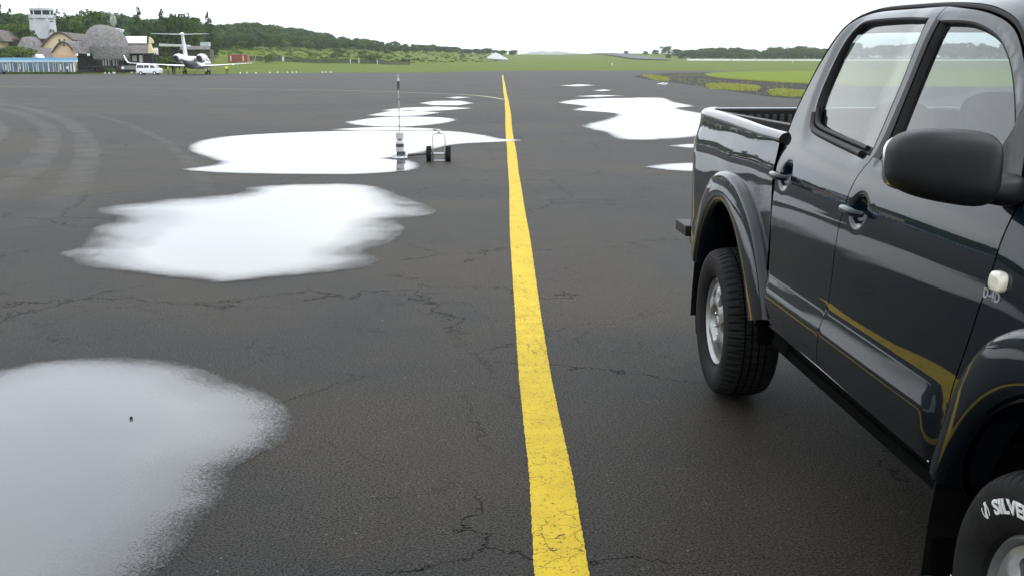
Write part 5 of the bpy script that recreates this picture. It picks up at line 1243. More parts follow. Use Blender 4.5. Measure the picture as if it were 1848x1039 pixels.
m_ = MB(); m_.prism([XZ(x, y, 210.5) for x, y in ((268, 78.5), (268.5, 67), (272, 68.5), (276, 73), (277.5, 78.5))], 210.5, 210.8); m_.build('barrel_end', CREAM, rw)
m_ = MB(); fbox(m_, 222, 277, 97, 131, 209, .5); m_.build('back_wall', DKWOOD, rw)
for x in (231, 236, 257.5, 275, 281): m_ = MB(); fbox(m_, x, x + 1.1, 97, 131, 205.6, .3); m_.build('post', DKWOOD, rw)
for x0, x1, y0, y1 in ((233, 236, 99, 112), (238, 246, 101, 111), (251, 257, 100, 113), (277, 285, 87, 99)): m_ = MB(); fbox(m_, x0, x1, y0, y1, 207, .3); m_.build('panel', WHITEM, rw)
m_ = MB(); fbox(m_, 215, 262, 119, 126, 204.5, .3); m_.build('low_wall', mat('grey_wall', (.16, .18, .17), .8), rw)
finish(rw)
cn = base_empty('flat_canopy', 310, 216, 'long pale flat canopy roof on thin posts behind the jet tail', 'canopy')
m_ = MB(); rr_ = [XZ(287, 79, 216), XZ(331, 81, 216), XZ(331, 84.5, 216), XZ(287, 84, 216)]; m_.prism(rr_, 216, 221); m_.build('roof', mat('pale_tin', (.52, .54, .50), .6, 0, .1, .4), cn)
for x in (287, 297, 310.5, 322): m_ = MB(); fbox(m_, x, x + .9, 84, 126, 216.5, .2); m_.build('post', DKWOOD, cn)
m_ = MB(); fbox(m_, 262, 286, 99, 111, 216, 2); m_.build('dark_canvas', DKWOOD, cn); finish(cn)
sh = base_empty('thatched_shed', 355, 222, 'low brown thatched shed behind the jet engines with a white box above', 'shed')
rows = [[(*at(x, 222), XZ(x, 90, 222)[1]), (*at(x + 1, 226), XZ(x, 83.5, 226)[1])] for x in (328, 345, 365, 382)]; grid_mesh('roof', rows, THATCH2, sh, False)
m_ = MB(); fbox(m_, 332, 380, 89.5, 112, 223, 3); m_.build('wall', GREENW, sh); finish(sh)
wb = base_empty('water_tank', 368, 232, 'pale square water tank on the roof line right of the jet fin', 'tank'); m_ = MB(); fbox(m_, 361, 376.5, 76.5, 83.5, 230, 1.6); m_.build('tank_body', mat('pale_tank', (.42, .46, .48), .6), wb); m_ = MB(); fbox(m_, 361.5, 363, 83.5, 100, 230.4, .2); fbox(m_, 374.5, 376, 83.5, 100, 230.4, .2); m_.build('stand', DKWOOD, wb); finish(wb)
dsh = base_empty('roof_gantry', 215, 214, 'small white steel gantry beside the thatched dome', 'gantry'); m_ = MB(); Yg = 213
for a, b_ in (((205, 51), (224, 55)), ((205, 51), (206, 54)), ((211, 53), (217, 60)), ((224, 55), (219, 62)), ((213, 56), (223, 57))):
    pa, pb = XZ(*a, Yg), XZ(*b_, Yg); m_.tube([(pa[0], Yg, pa[1]), (pb[0], Yg, pb[1])], .09, 5)
pa, pb = XZ(215, 57, Yg), XZ(215, 100, Yg); m_.tube([(pa[0], Yg, pa[1]), (pb[0], Yg, pb[1])], .1, 5); m_.build('frame', POST, dsh); finish(dsh)
# ---- blue covered walkway with white posts
wk = base_empty('blue_covered_walkway', 60, 190, 'long covered walkway with blue fascia and white posts along the apron', 'walkway')
m_ = MB(); fbox(m_, -420, 135.5, 104.5, 109.5, 188, 1.2); m_.build('roof', BLUE, wk); m_ = MB(); fbox(m_, -420, 135.6, 109.5, 112.2, 187.9, 1.3); m_.build('fascia', BLUEL, wk)
m_ = MB(); fbox(m_, -420, 134, 113, 130, 193, .1); m_.build('back_screen', BLUEG, wk)
rq = random.Random(5)
for k in range(60):
    x = 131.5 - k * 9.1
    if x > 135 or x < -420: continue
    m_ = MB(); fbox(m_, x, x + (1.5 if k % 5 else 2.6), 112, 131.5, 188.1, .25); m_.build('post', POST, wk)
    if rq.random() < .7: m_ = MB(); x2 = x + rq.uniform(2, 6); fbox(m_, x2, x2 + rq.uniform(1, 3.5), 112 + rq.uniform(0, 5), 126 + rq.uniform(0, 4), 191, .1); m_.build('panel', rq.choice([WHITEM, BLUEL, BLUEG]), wk)
finish(wk)
bu = base_empty('white_canopy_tip', 63, 200, 'small white pointed canopy peeping over the blue walkway roof', 'canopy'); m_ = MB(); m_.prism([XZ(x, y, 199) for x, y in ((58, 106), (64, 98.5), (70, 106))], 199, 202); m_.build('sheet', SHEETW, bu); finish(bu)
# bushes in front of the hut and a low hedge
for i, (x, y, hp, Y, lab) in enumerate(((18, 104, 19, 198, 'green rounded bush above the blue roof at the left'), (42, 104, 20, 199, 'green rounded bush right of the other above the blue roof'), (6, 103, 12, 200, 'small bush at the very left above the blue roof'))):
    X, _ = at(x, Y); tree('bush', i, X, Y, hp / FPX * Y * 1.15, 'bush', lab, 'bush', None, z=HC + (HOR - y) / FPX * Y - .5, wide=1.3)
Qs = []
for k in range(150):
    p = -300 + k * 3.0 + random.uniform(-1, 1); X, _ = at(p, 186.5); Qs.append(b0 * .27 + np.array([X, 186.5 + random.uniform(-.2, .2), .05]))
me = quads_mesh('low_hedge', np.concatenate(Qs), LEAF2); o = bpy.data.objects.new('low_hedge', me); COL.objects.link(o); tag(o, 'low clipped green hedge along the foot of the blue walkway', 'hedge')
for i, (x, y, hp) in enumerate(((285, 112, 14), (300, 110, 12), (318, 112, 12), (200, 129, 8), (268, 118, 12))):
    X, _ = at(x, 214 if i != 3 else 203); Y = 214 if i != 3 else 203; tree('bush', i, X, Y, hp / FPX * Y * 1.3, 'bush', ['olive bush under the flat canopy, left of three', 'bush in the middle under the flat canopy', 'bush under the flat canopy nearest the jet engine', 'small bush at the foot of the dome posts', 'bush beside the white barrel-roofed wing'][i], 'bush', None, z=max(0, HC + (HOR - y) / FPX * Y - 1.0), wide=1.2)

# =================================================================== BUSINESS JET
jet = empty('business_jet', (-49.1, 178, 0), R(5), 'white twin-engine business jet with a T-tail and upturned wing tips parked tail towards us', 'aeroplane')
JW = mat('jet_white', (.80, .81, .83), .22, 0, .03, .6, coat=.5); JG = mat('jet_belly_grey', (.30, .31, .33), .35, .1, .08, .6, coat=.4)
# local frame: +y nose, x right, z up.  main gear at y = 0
prof = [(-12.6, .05, 2.75), (-12.2, .18, 2.72), (-11, .42, 2.60), (-9, .80, 2.42), (-7, 1.05, 2.28), (-5, 1.15, 2.2), (0, 1.17, 2.15), (6, 1.17, 2.15), (9, 1.10, 2.12), (11, .86, 2.02), (12.3, .52, 1.92), (13, .22, 1.84), (13.2, .03, 1.82)]
rows = [[(r_ * math.cos(a), y, z + r_ * math.sin(a)) for a in np.linspace(0, 2 * math.pi, 25)] for y, r_, z in prof]
fus = grid_mesh('fuselage', rows, JW, jet); fus.data.materials.append(JG)
for p in fus.data.polygons:
    c = p.center
    if c.y < -3 and c.z < 2.35 - (-3 - c.y) * -.03: p.material_index = 1
for sg in (-1, 1):
    for k in range(7): m_ = MB(); V, F = superbox(sg * 1.13, 1 + k * 1.25, 2.55, .05, .28, .20, 3, 14, 8); m_.add(V, F); m_.build('window', WINB, fus, smooth=True)
def airfoil(chord, th, le, n=10):
    P = []
    for k in range(n + 1): t = k / n; P.append((le - chord * t, th * (1.2 * math.sqrt(t) * (1 - t) + .02)))
    return P + [(y, -z * .6) for y, z in P[::-1][1:-1]]
def wing(name, stations, m, parent, vertical=False):
    """stations: (span offset, leading edge y, chord, thickness, z)"""
    rows = []
    for s_, le, ch, th, z in stations:
        A_ = airfoil(ch, th, le); rows.append([((s_, y, z + t) if not vertical else (z + t, y, s_)) for y, t in A_ + A_[:1]])
    o = grid_mesh(name, rows, m, parent); mb = MB(); return o
for sg in (-1, 1):
    wg = wing('wing', [(sg * .2, 4.6, 5.2, .62, 1.45), (sg * 1.2, 3.6, 4.6, .52, 1.5), (sg * 4.5, .9, 3.0, .34, 1.68), (sg * 8, -1.7, 2.0, .2, 1.92), (sg * 10.9, -3.8, 1.35, .12, 2.10), (sg * 11.25, -4.2, 1.15, .10, 2.2)], JW, jet)
    wing('winglet', [(sg * 11.2, -4.15, 1.2, .10, 2.18), (sg * 11.45, -4.5, 1.0, .08, 2.6), (sg * 11.75, -5.1, .55, .05, 3.5)], JW, wg)
    for ys in (4.2, 7.6): m_ = MB(); m_.tube([(sg * ys, -2.2 - ys * .42, 1.52 + ys * .03), (sg * ys, -4.0 - ys * .34, 1.56 + ys * .03)], .09, 8, True, [.13, .03]); m_.build('flap_fairing', JW, wg, smooth=True)
    ht = wing('tailplane', [(sg * .1, -10.4, 2.3, .2, 7.0), (sg * 4.9, -12.6, 1.15, .10, 7.08)], JW, jet)
    en = MB(); ex = sg * 2.05; en.lathe([(.50, -3.2), (.66, -3.25), (.74, -3.6), (.80, -4.6), (.80, -6), (.70, -7.4), (.56, -8.1)], 28, 'y', (ex, 0, 2.95)); e_ = en.build('engine', JW, jet, smooth=True)
    nz_ = MB(); nz_.lathe([(.55, -8.05), (.50, -8.3), (.44, -8.6), (.40, -8.62), (.42, -8.2), (.40, -7.4), (.001, -7.3)], 28, 'y', (ex, 0, 2.95)); nz_.build('exhaust', mat('exhaust_metal', (.10, .10, .11), .4, .7), e_, smooth=True)
    it = MB(); it.lathe([(.50, -3.22), (.48, -3.7), (.001, -3.75)], 24, 'y', (ex, 0, 2.95)); it.build('intake', DARK, e_)
    m_ = MB(); m_.box(min(sg * .8, sg * 1.5), max(sg * .8, sg * 1.5), -7.0, -4.3, 2.85, 3.0); m_.build('pylon', JW, e_, bevel=.04)
    # main gear: strut, door and a pair of wheels
    gx = sg * 2.15; m_ = MB(); m_.tube([(gx, 0, .42), (gx, .05, 1.6)], .09, 8); m_.tube([(gx - sg * .9, .1, 1.5), (gx, 0, .75)], .05, 6); gr_ = m_.build('main_gear', CHROME, jet, smooth=True)
    m_ = MB(); m_.box(gx + sg * .12 - .03, gx + sg * .12 + .03, -.4, .4, .75, 1.5); m_.build('gear_door', JW, gr_)
    for dx in (-.22, .22): m_ = MB(); m_.lathe([(.001, -.13), (.20, -.13), (.34, -.11), (.42, -.06), (.42, .06), (.34, .11), (.20, .13), (.001, .13)], 24, 'x', (gx + dx, 0, .42)); m_.build('wheel', RUBBER, gr_, smooth=True)
fin = wing('fin', [(2.9, -7.4, 4.6, .44, 0), (4.2, -8.6, 3.4, .36, 0), (7.05, -10.3, 2.5, .26, 0)], JW, jet, True)
m_ = MB(); m_.tube([(0, -9.7, 7.05), (0, -11.5, 7.08), (0, -13.3, 7.05)], .2, 10, True, [.08, .30, .10]); m_.build('fin_bullet', JW, jet, smooth=True)
m_ = MB(); m_.tube([(.05, 9.6, .35), (.05, 9.8, 1.3)], .07, 8); ng = m_.build('nose_gear', CHROME, jet, smooth=True)
for dx in (-.14, .14): m_ = MB(); m_.lathe([(.001, -.09), (.16, -.09), (.28, -.05), (.28, .05), (.16, .09), (.001, .09)], 20, 'x', (.05 + dx, 9.6, .28)); m_.build('wheel', RUBBER, ng, smooth=True)
st_ = MB(); st_.box(-.5, .35, -.12, .12, 0, .06, Matrix.Translation((-.2, 3.5, .9)) @ Matrix.Rotation(R(-38), 4, 'Y') @ Matrix.Diagonal((2.6, 3, 1, 1))); st_.build('airstair', WHITEM, jet)

jet.scale = (.86, .86, .86)
# =================================================================== VAN, CONTAINER, PEOPLE
van = empty('minibus', (*at(271, 172), 0), 0, 'white minibus parked under the jet left wing, facing right', 'minibus'); L_ = 4.3
vp = [(-2.05, .32), (-2.10, .9), (-2.08, 1.55), (-2.0, 1.86), (-1.85, 1.93), (.7, 1.94), (.95, 1.90), (1.25, 1.62), (1.62, 1.18), (2.0, 1.02), (2.12, .85), (2.14, .45), (2.05, .30)]
def vside(z): return .82 - .13 * sm(.95, 1.95, z)
def vbody():
    V = []; F = []; n = len(vp)
    for sg in (-1, 1):
        for k in (0, 1):
            for x, z in vp:
                s_ = vside(z) - (.0 if k == 0 else .06); zz = z if k == 0 else z + (.03 if z > 1.5 else 0)
                V.append((x, sg * s_, zz))
    idx = lambda side, k, i: side * 2 * n + k * n + i
    for side in (0, 1): F.append(tuple(idx(side, 0, i) for i in (range(n) if side else range(n)[::-1])))
    for i in range(n):
        j = (i + 1) % n; F.append((idx(0, 0, i), idx(0, 0, j), idx(1, 0, j), idx(1, 0, i)))
    return V[:n] + V[2 * n:3 * n], [tuple(range(n))[::-1], tuple(range(n, 2 * n))] + [(i, (i + 1) % n, n + (i + 1) % n, n + i) for i in range(n)]
V, F = vbody(); m_ = MB(); m_.add(V, F); vb = m_.build('body', WHITE, van, bevel=.05, smooth=True)
for sg in (-1, 1):
    for x0, x1, sl_ in ((-1.95, -.75, 0), (-.66, .22, 0), (.42, 1.22, .5)):
        V = [(x0, sg * (vside(1.2) + .012), 1.2), (x1 + sl_ * .3, sg * (vside(1.2) + .012), 1.2), (x1 - sl_ * .35, sg * (vside(1.68) + .012), 1.68), (x0 + .02, sg * (vside(1.68) + .012), 1.68)]
        V += [(a, b_ - sg * .02, c) for a, b_, c in V]; mesh('side_window', V, [(0, 1, 2, 3), (4, 7, 6, 5), (0, 4, 5, 1), (1, 5, 6, 2), (2, 6, 7, 3), (3, 7, 4, 0)], WINB, van)
    for x in (-1.30, 1.18):
        m_ = MB(); m_.lathe([(.001, -.10), (.20, -.10), (.31, -.08), (.33, -.03), (.33, .05), (.30, .09), (.001, .09)], 24, 'y', (x, sg * .76, .33)); wv_ = m_.build('wheel', RUBBER, van, smooth=True)
        m_ = MB(); m_.lathe([(.001, -.105 * 1), (.18, -.108), (.19, -.09)] if sg < 0 else [(.001, .105), (.18, .108), (.19, .09)], 20, 'y', (x, sg * .76, .33)); m_.build('hub_cap', CHROME, wv_, smooth=True)
V = [(1.28, -.60, 1.60), (1.28, .60, 1.60), (1.68, .70, 1.16), (1.68, -.70, 1.16)]; mesh('windscreen', [(x + .03, y, z + .02) for x, y, z in V], [(0, 1, 2, 3)], WINB, van)
for y in (-.6, .6): m_ = MB(); V, F = superbox(2.10, y, .78, .06, .14, .09, 3, 14, 8); m_.add(V, F); m_.build('headlight', LENS, van, smooth=True)
m_ = MB(); m_.box(2.05, 2.2, -.75, .75, .32, .50); m_.box(-2.2, -2.05, -.75, .75, .32, .48); m_.build('bumper', WHITE, van, bevel=.03)
van.rotation_euler = (0, 0, R(-4)); van.scale = (.88, .88, .88)
ct = base_empty('shipping_container', 429, 300, 'rust-red shipping container with white marks behind the jet wing', 'container'); m_ = MB(); fbox(m_, 410.5, 447, 99.3, 112.5, 300, 2.4); RC = mat('container_red', (.30, .085, .055), .7, 0, .12, 1); body = m_.build('container_body', RC, ct)
for k in range(24):
    x = 412 + k * 1.45; m_ = MB(); fbox(m_, x, x + .7, 100.3, 111.6, 299.92, .1); m_.build('rib', RC, ct)
for x in (415.5, 437.8): m_ = MB(); fbox(m_, x, x + 2.0, 101.5, 111, 299.88, .05); m_.build('white_mark', WHITEM, ct)
finish(ct)
def person(px, Y, h, top, bottom, label, stance=0., face=0., vest=None):
    X, _ = at(px, Y); t = empty('person', (X, Y, 0), face, label, 'person')
    k = h / 1.75; J = {'p': (0, 0, .95), 'c': (0, 0, 1.28), 'n': (0, 0, 1.48), 'h': (0, .01, 1.63), 'ht': (0, .0, 1.71), 'hl': (-.10, 0, .90), 'hr': (.10, 0, .90), 'kl': (-.12 - stance * .3, .03, .50), 'kr': (.12 + stance * .3, .02, .50),
             'al': (-.14 - stance, 0, .08), 'ar': (.14 + stance, 0, .08), 'fl': (-.15 - stance, .14, .04), 'fr': (.16 + stance, .14, .04), 'sl': (-.19, 0, 1.42), 'sr': (.19, 0, 1.42), 'el': (-.26, -.02, 1.14), 'er': (.25, .03, 1.15), 'wl': (-.24, .08, .88), 'wr': (.20, .18, 1.02), 'dl': (-.235, .11, .79), 'dr': (.17, .25, .98)}
    E_ = [('p', 'c'), ('c', 'n'), ('n', 'h'), ('h', 'ht'), ('p', 'hl'), ('p', 'hr'), ('hl', 'kl'), ('hr', 'kr'), ('kl', 'al'), ('kr', 'ar'), ('al', 'fl'), ('ar', 'fr'), ('c', 'sl'), ('c', 'sr'), ('sl', 'el'), ('sr', 'er'), ('el', 'wl'), ('er', 'wr'), ('wl', 'dl'), ('wr', 'dr')]
    Rr = {'p': .14, 'c': .15, 'n': .06, 'h': .10, 'ht': .085, 'hl': .10, 'hr': .10, 'kl': .065, 'kr': .065, 'al': .045, 'ar': .045, 'fl': .035, 'fr': .035, 'sl': .065, 'sr': .065, 'el': .045, 'er': .045, 'wl': .032, 'wr': .032, 'dl': .035, 'dr': .035}
    names = list(J); me = bpy.data.meshes.new('body'); me.from_pydata([tuple(c * k for c in J[n]) for n in names], [(names.index(a), names.index(b_)) for a, b_ in E_], [])
    ob = bpy.data.objects.new('body', me); COL.objects.link(ob); md = ob.modifiers.new('s', 'SKIN'); sv = me.skin_vertices[0].data
    for i, n in enumerate(names): sv[i].radius = (Rr[n] * k, Rr[n] * k * .8 if n in 'pc' else Rr[n] * k)
    sv[0].use_root = True; sb = ob.modifiers.new('d', 'SUBSURF'); sb.levels = 1; sb.render_levels = 1
    me2 = bpy.data.meshes.new_from_object(ob.evaluated_get(bpy.context.evaluated_depsgraph_get())); bpy.data.objects.remove(ob)
    SK = mat('skin', (.20, .11, .07), .6); HR = mat('hair', (.01, .009, .008), .6); me2.materials.clear()
    for mm in (SK, top, bottom, HR, vest or top): me2.materials.append(mm)
    for p in me2.polygons:
        c = p.center / k; p.material_index = 2 if c.z < .95 else 4 if (c.z < 1.46 and abs(c.x) < .2) else 1 if (c.z < 1.46 and c.z > 1.16) or (abs(c.x) > .17 and c.z > 1.1 and c.z < 1.46) else 0 if c.z < 1.66 or c.y > .04 else 3
        p.use_smooth = True
    me2.name = 'body'; o = bpy.data.objects.new('body', me2); link(o, t); return t
HIV = mat('hi_vis', (.62, .75, .06), .6, 0, .05); DKC = mat('dark_clothes', (.02, .022, .028), .8); WTS = mat('white_shirt', (.7, .7, .7), .8); GYC = mat('grey_clothes', (.10, .11, .13), .8)
person(410, 176, 1.62, HIV, DKC, 'person in a hi-vis jacket and dark trousers standing alone right of the jet', .05, R(200))
person(304.5, 176, 1.55, HIV, GYC, 'person in a yellow-green top standing right of the minibus', 0, R(90))
person(313, 177, 1.6, DKC, DKC, 'person in dark clothes standing beside the yellow-topped one under the wing', .02, R(160))
person(316.5, 179, 1.6, GYC, DKC, 'person in grey and dark clothes, right of the one in dark under the wing', 0, R(120))
person(223.5, 178, 1.5, WTS, DKC, 'person in a pale top and dark trousers left of the minibus', .03, R(190))
person(213.5, 180, 1.25, DKC, DKC, 'small figure in dark clothes near the posts of the thatched hall', 0, R(150))
person(124, 183, 1.5, WTS, DKC, 'person in a white shirt in front of the blue walkway', .02, R(150))
bk = empty('motor_scooter', (*at(2, 178), 0), R(8), 'dark motor scooter with its rider gear at the left edge before the blue walkway', 'scooter')
for x in (-.55, .6): m_ = MB(); m_.lathe([(.001, -.05), (.2, -.05), (.26, 0), (.2, .05), (.001, .05)], 18, 'y', (x, 0, .26)); m_.build('wheel', RUBBER, bk, smooth=True)
m_ = MB(); m_.prism([(-.7, .45), (-.75, .75), (-.1, .78), (.05, .42), (.3, .38), (.42, .85), (.55, .88), (.5, .3), (-.2, .25)], -.15, .15); m_.build('body', mat('scooter_paint', (.05, .05, .07), .3, 0, .1, coat=1), bk, bevel=.03); m_ = MB(); m_.tube([(.42, -.3, 1.0), (.45, 0, .98), (.42, .3, 1.0)], .025, 6); m_.tube([(.45, 0, .98), (.5, 0, .6)], .03, 6); m_.build('handlebar', BLACK, bk)
m_ = MB(); m_.box(-.72, -.05, -.13, .13, .77, .86); m_.build('saddle', BLACK, bk, bevel=.03)
# small white edge markers along the apron
EM = mat('marker_white', (.72, .72, .70), .6)
mk = [(191, 131.5), (194.5, 131), (198, 131.6), (201, 130.6), (205.5, 131.3), (208.5, 131.4), (238.5, 131), (434, 131.4), (446, 131.2), (462, 131.3), (487, 131), (501, 130.6), (519, 130.6), (528, 130.4), (535, 130), (582, 129.2), (588, 128.8), (597, 128.9)]
for i, (x, y) in enumerate(mk):
    p = G(x, y + 1.6); p.y = min(p.y, 215); p.x = (x - VPX) / FH * p.y; side = 'left of the minibus' if x < 240 else 'right of the jet'
    m_ = MB(); m_.lathe([(.14, 0), (.14, .05), (.10, .08), (.09, .22), (.001, .25)], 10, 'z'); o = m_.build('edge_marker', EM, None, loc=(p.x, p.y, 0)); tag(o, 'small white marker block on the apron edge ' + side, 'marker', 'white edge markers ' + side)

# =================================================================== FENCE, SHED, WALL, DISTANT ISLAND
fn = base_empty('mesh_fence', 600, 375, 'long dark fence with vertical bars and a few white posts below the meadow', 'fence')
A_, B_ = Vector((*at(438, 330), 0)), Vector((*at(739, 392), 0)); n = 150; FD_ = mat('fence_dark', (.022, .026, .018), .9, 0, .3, .5)
def fz(p): return gz(p.x, p.y)
pn = MB()
for k in range(n):
    p, q = A_.lerp(B_, k / n), A_.lerp(B_, (k + .72) / n); h = 1.35
    za, zb = fz(p), fz(q); V = [(p.x, p.y, za), (q.x, q.y, zb), (q.x, q.y, zb + h), (p.x, p.y, za + h)]; V += [(x, y + .05, z) for x, y, z in V]
    mesh('board', V, [(0, 1, 2, 3), (4, 7, 6, 5), (0, 4, 5, 1), (1, 5, 6, 2), (2, 6, 7, 3), (3, 7, 4, 0)], FD_, fn)
for x in (440, 472, 502, 504, 621, 637, 673, 739):
    t = (x - 438) / 301; t = max(0, min(1, t)); p = A_.lerp(B_, t * 1.0); z = fz(p); m_ = MB(); wv = .10; m_.box(p.x - wv, p.x + wv, p.y - .25, p.y - .05, z - .2, z + (2.5 if x == 739 else 1.5)); m_.build('post', POST if x < 700 else DKWOOD, fn)
finish(fn)
ws = base_empty('white_shed', 899, 560, 'low white gabled shed at the foot of the ridge where the runway begins', 'shed'); Ys = 560
P0 = [XZ(x, y, Ys) for x, y in ((879, 103), (895, 95), (917, 107), (917, 108.5), (880, 106))]; m_ = MB(); m_.prism(P0, Ys, Ys + 9); m_.build('roof', SHEETW, ws)
m_ = MB(); a = XZ(881, 103.5, Ys); b_ = XZ(915, 112, Ys); m_.box(a[0], b_[0], Ys + .4, Ys + 8.5, b_[1] - 1, a[1] - .3); m_.build('wall', mat('shed_grey', (.30, .33, .32), .8), ws); finish(ws)
wl = base_empty('long_white_wall', 1400, 700, 'long low white wall in front of the right-hand wood', 'wall')
for k in range(34):
    p0 = 1240 + k * 25; X0, X1 = at(p0, 700)[0], at(p0 + 24.6, 700)[0]; y0 = 107.2 + min(1, k / 6) * 1.0; zt_ = HC + (HOR - y0) / FPX * 700; m_ = MB(); m_.box(X0, X1, 700, 700.3, zt_ - (1.25 if k < 3 else 1.5) - .3, zt_); m_.build('wall_panel', SHEETW, wl)
finish(wl)
for i, (x, y0, y1, Y) in enumerate(((1105, 117, 112, 420), (1321, 114, 105, 640), (1367, 114, 106, 640), (1432, 118, 112, 520))):
    X, _ = at(x, Y); z = gz(X, Y); m_ = MB(); m_.tube([(0, 0, -.2), (0, 0, (y0 - y1) / FPX * Y)], .09, 6); m_.box(-.3, .3, -.05, .05, (y0 - y1) / FPX * Y - .5, (y0 - y1) / FPX * Y - .1)
    tag(m_.build('marker_post', [POST, DKWOOD, DKWOOD, POST][i], None, loc=(X, Y, z)), ['thin pale marker post in the grass left of the runway rise', 'dark marker post before the white wall, left of two', 'dark marker post before the white wall, right of two', 'thin pale marker post in the grass nearest the truck cab'][i], 'post')
for i in range(14):
    x = 1020 + i * 11.5; Y = 940; X, _ = at(x, Y); m_ = MB(); m_.box(-.12, .12, -.1, .1, -.3, 1.7); tag(m_.build('fence_post', DKWOOD, None, loc=(X, Y, gz(X, Y))), 'tiny dark fence post on the far crest beside the runway', 'post', 'fence posts on the crest')
isl = [[((x - VPX) / FH * 5200 , 5200 + dy, (HC + (HOR - y) / FPX * 5200) * s_ - 20) for x, y in ((930, 100), (948, 97.5), (962, 94.5), (980, 93.5), (990, 95), (1004, 93.8), (1018, 95), (1040, 97.5), (1060, 98.5), (1090, 100))] for dy, s_ in ((-400, .0), (0, 1), (600, 0))]
tag(grid_mesh('distant_island', [[(x, y, z + 20 if k == 1 else -5) for x, y, z in r] for k, r in enumerate(isl)], mat('island', (.05, .07, .05), .9), None), kind='structure')

# =================================================================== TESTING MAST AND TROLLEY on the apron
SIL = mat('galvanised', (.45, .46, .47), .35, .8, .1, 20); LG = mat('light_grey_plastic', (.42, .43, .43), .5, 0, .06, 10); DG = mat('dark_grey_plastic', (.05, .052, .056), .5, 0, .15, 10); OW = mat('off_white_plastic', (.62, .63, .62), .5, 0, .06, 10)
mp0 = G(722, 285.5); sc_ = mp0.y / FPX
ms_ = empty('banded_mast', mp0, 0, 'upright grey and black banded instrument mast with a thin rod at the puddle edge', 'mast')
def hz(y): return max(.0, (285.5 - y) * sc_ * 1.0)
def cyl(name, r0, y0, y1, m, parent, dx=0, n=28, r1=None):
    m_ = MB(); z0, z1 = hz(y1), hz(y0); r1 = r1 or r0; e = min(.006, r0 * .2); m_.lathe([(.0005, z0), (r0 - e, z0), (r0, z0 + e), (r1, z1 - e), (r1 - e, z1), (.0005, z1)], n, 'z', (dx, 0, 0)); return m_.build(name, m, parent, smooth=True)
m_ = MB(); m_.lathe([(.0005, .002), (.135, .002), (.14, .012), (.135, .026), (.12, .034), (.0005, .036)], 40, 'z', (-.005, 0, 0)); m_.build('base_plate', OW, ms_, smooth=True)
for a in range(8):
    t = a * math.pi / 4; m_ = MB(); m_.box(-.022, .022, -.015, .015, .03, .05, Matrix.Translation((-.005 + .115 * math.cos(t), .115 * math.sin(t), 0)) @ Matrix.Rotation(t, 4, 'Z')); m_.build('clamp', SIL, ms_, bevel=.003)
m_ = MB(); m_.box(-.055, .095, -.07, .07, hz(284), hz(274)); m_.build('black_box', DG, ms_, bevel=.006)
cyl('band', .073, 266, 274, LG, ms_); cyl('band', .0745, 260, 266, DG, ms_); cyl('band', .073, 254.5, 260, OW, ms_); cyl('neck', .045, 252, 254.5, DG, ms_); cyl('top_cylinder', .072, 240, 252, LG, ms_)
m_ = MB(); m_.tube([(0, 0, hz(241)), (-.004, 0, hz(165))], .0095, 10, True, [.012, .008]); rod = m_.build('rod', SIL, ms_, smooth=True)
for y in (228, 214, 198, 182): cyl('rod_joint', .0135, y - 1, y + 1, DG, rod, -.002)
cyl('flange', .034, 163.2, 164.8, DG, ms_, -.004); cyl('grip', .022, 150, 163, DG, ms_, -.004, 20, .026); cyl('head', .024, 144.5, 150, LG, ms_, -.004, 20, .014); cyl('tip', .010, 138.5, 145, SIL, ms_, -.004, 12)
tp = G(792, 291.5)
tr_ = empty('two_wheel_trolley', tp, 0, 'small two-wheeled hand trolley with silver loop handle right of the banded mast', 'trolley')
def hz2(y): return (292.5 - y) * tp.y / FPX
def lx(x): return (x - 792) / FPX * tp.y
for x in (774.3, 809): 
    r_ = .132; m_ = MB(); m_.lathe([(.03, -.03), (.075, -.034), (.10, -.042), (.122, -.036), (.130, -.018), (r_, 0), (.130, .018), (.122, .036), (.10, .042), (.075, .034), (.03, .03), (.03, -.03)], 40, 'x', (lx(x), .0, r_)); wq = m_.build('wheel', TYRE, tr_, smooth=True)
    m_ = MB(); m_.lathe([(.001, -.038), (.028, -.038), (.03, 0), (.028, .038), (.001, .038)], 16, 'x', (lx(x), 0, r_)); m_.build('hub', SIL, wq, smooth=True)
    tb_ = MB()
    for k in range(26): a = 2 * math.pi * k / 26; tb_.box(-.042, .042, -.004, .004, .124, .1345, Matrix.Translation((lx(x), 0, r_)) @ Matrix.Rotation(a, 4, 'X'))
    tb_.build('tread', TYRE, wq)
P = [(lx(781.5), .02, .02), (lx(781.5), .02, hz2(250))] + [(lx(781.5) + .055 * (1 - math.cos(a)), .02, hz2(250) + .07 * math.sin(a)) for a in np.linspace(.3, math.pi / 2, 5)]
P += [(-x + lx(781.5) + lx(803.5), y, z) for x, y, z in P[::-1]]
m_ = MB(); m_.tube(P, .010, 10); fr = m_.build('frame', SIL, tr_, smooth=True)
for z, mm, hh in ((hz2(277.6), OW, .016), (hz2(291), OW, .016)): m_ = MB(); m_.box(lx(782), lx(803), .0, .03, z - hh / 2, z + hh / 2); m_.build('cross_bar', mm, tr_, bevel=.002)
for x in (781.5, 803.5): m_ = MB(); m_.box(lx(x) - .012, lx(x) + .012, -.012, .035, .01, hz2(277)); m_.build('lower_upright', DG, tr_, bevel=.003)
m_ = MB(); m_.tube([(lx(778), 0, .132), (lx(806), 0, .132)], .012, 8); m_.build('axle', SIL, tr_, smooth=True)
m_ = MB(); m_.box(lx(789.6), lx(795.4), -.02, .03, hz2(240), hz2(236)); m_.build('bracket', OW, tr_, bevel=.004)
for x in (790.3, 793.6): m_ = MB(); m_.box(lx(x), lx(x) + .012, .0, .03, hz2(242.5), hz2(240)); m_.build('clamp', DG, tr_)
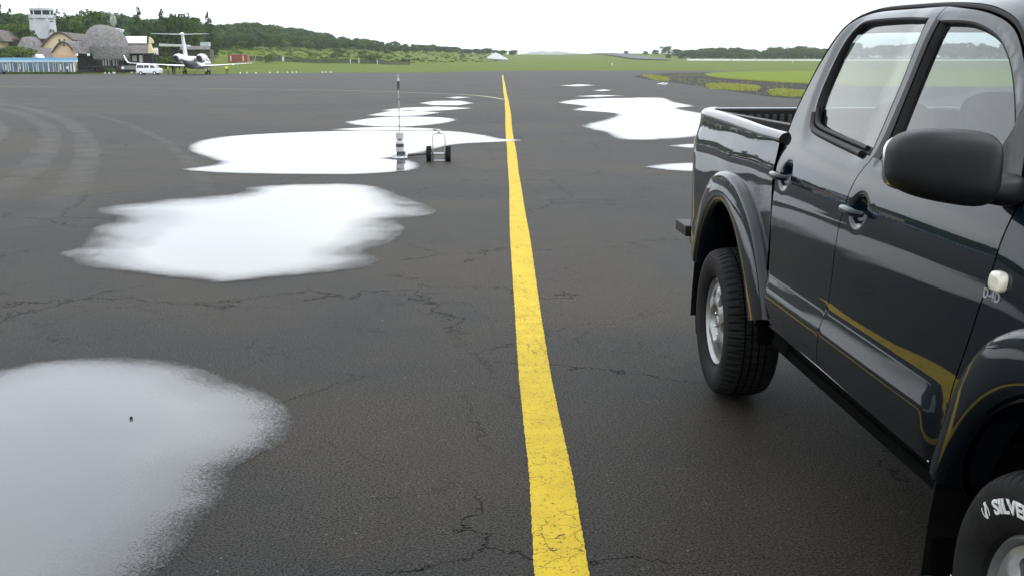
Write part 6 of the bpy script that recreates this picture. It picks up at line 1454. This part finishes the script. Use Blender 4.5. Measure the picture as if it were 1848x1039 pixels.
m_ = MB(); m_.tube([(lx(789.5), 0, hz2(238)), (lx(783.5), -.01, hz2(235.8))], .012, 8, True, [.009, .013]); m_.build('handle', DG, tr_, smooth=True)
m_ = MB(); m_.tube([(lx(791.7), .0, hz2(240)), (lx(791.5), 0, hz2(254))], .002, 5); m_.lathe([(.001, -.01), (.008, -.008), (.001, .006)], 10, 'z', (lx(791.5), 0, hz2(254.5))); m_.build('hanging_wire', SIL, tr_)
q0 = G(737, 284); q1 = G(770, 283); m_ = MB(); m_.tube([q0 + Vector((0, 0, .04)), q1 + Vector((0, 0, .055))], .026, 10); o = m_.build('drawbar', DG, None, smooth=True); tag(o, 'dark tubular bar lying between the mast base and the trolley', 'bar')
# small pebble on the near puddle
pb = G(237, 758.5); m_ = MB(); V, F = superbox(0, 0, .008, .008, .006, .008, 2.2, 10, 6, lambda v: v * random.uniform(.75, 1.15)); m_.add(V, F); tag(m_.build('pebble', DKWOOD, None, loc=(pb.x, pb.y, .006)), 'tiny dark pebble in the middle of the near puddle', 'pebble')
ch = Qc = []
r_ = np.random.default_rng(5); V = []; F = []
for k in range(420):
    y = r_.uniform(.3, 9) ; x = r_.uniform(-4.5, 3.5); s_ = r_.uniform(.0015, .0045) * (1.6 if r_.random() < .06 else 1); n0 = len(V)
    for d in ((1, 0, .3), (-1, .2, .3), (0, 1, .3), (.1, -1, .3), (0, 0, 1.3), (0, 0, -.1)): V.append((x + d[0] * s_ * r_.uniform(.7, 1.2), y + d[1] * s_, .001 + d[2] * s_))
    F += [(n0 + a, n0 + b_, n0 + c) for a, b_, c in ((0, 2, 4), (2, 1, 4), (1, 3, 4), (3, 0, 4))]
tag(mesh('loose_grit', V, F, mat('grit_stone', (.16, .15, .14), .9, 0, .5, 200)), kind='stuff')

# =================================================================== AIR: thin haze over the airfield
hm = bpy.data.materials.new('haze'); hm.use_nodes = True; t = hm.node_tree; t.nodes.clear(); o_ = t.nodes.new('ShaderNodeOutputMaterial'); pv = t.nodes.new('ShaderNodeVolumePrincipled')
pv.inputs['Color'].default_value = (.93, .96, 1, 1); pv.inputs['Density'].default_value = .00013; pv.inputs['Anisotropy'].default_value = .2; t.links.new(pv.outputs[0], o_.inputs['Volume'])
HB = MB(); HB.box(-9500, 9500, -600, 9500, -1.5, 110); hb = HB.build('haze', hm); hb['kind'] = 'stuff'
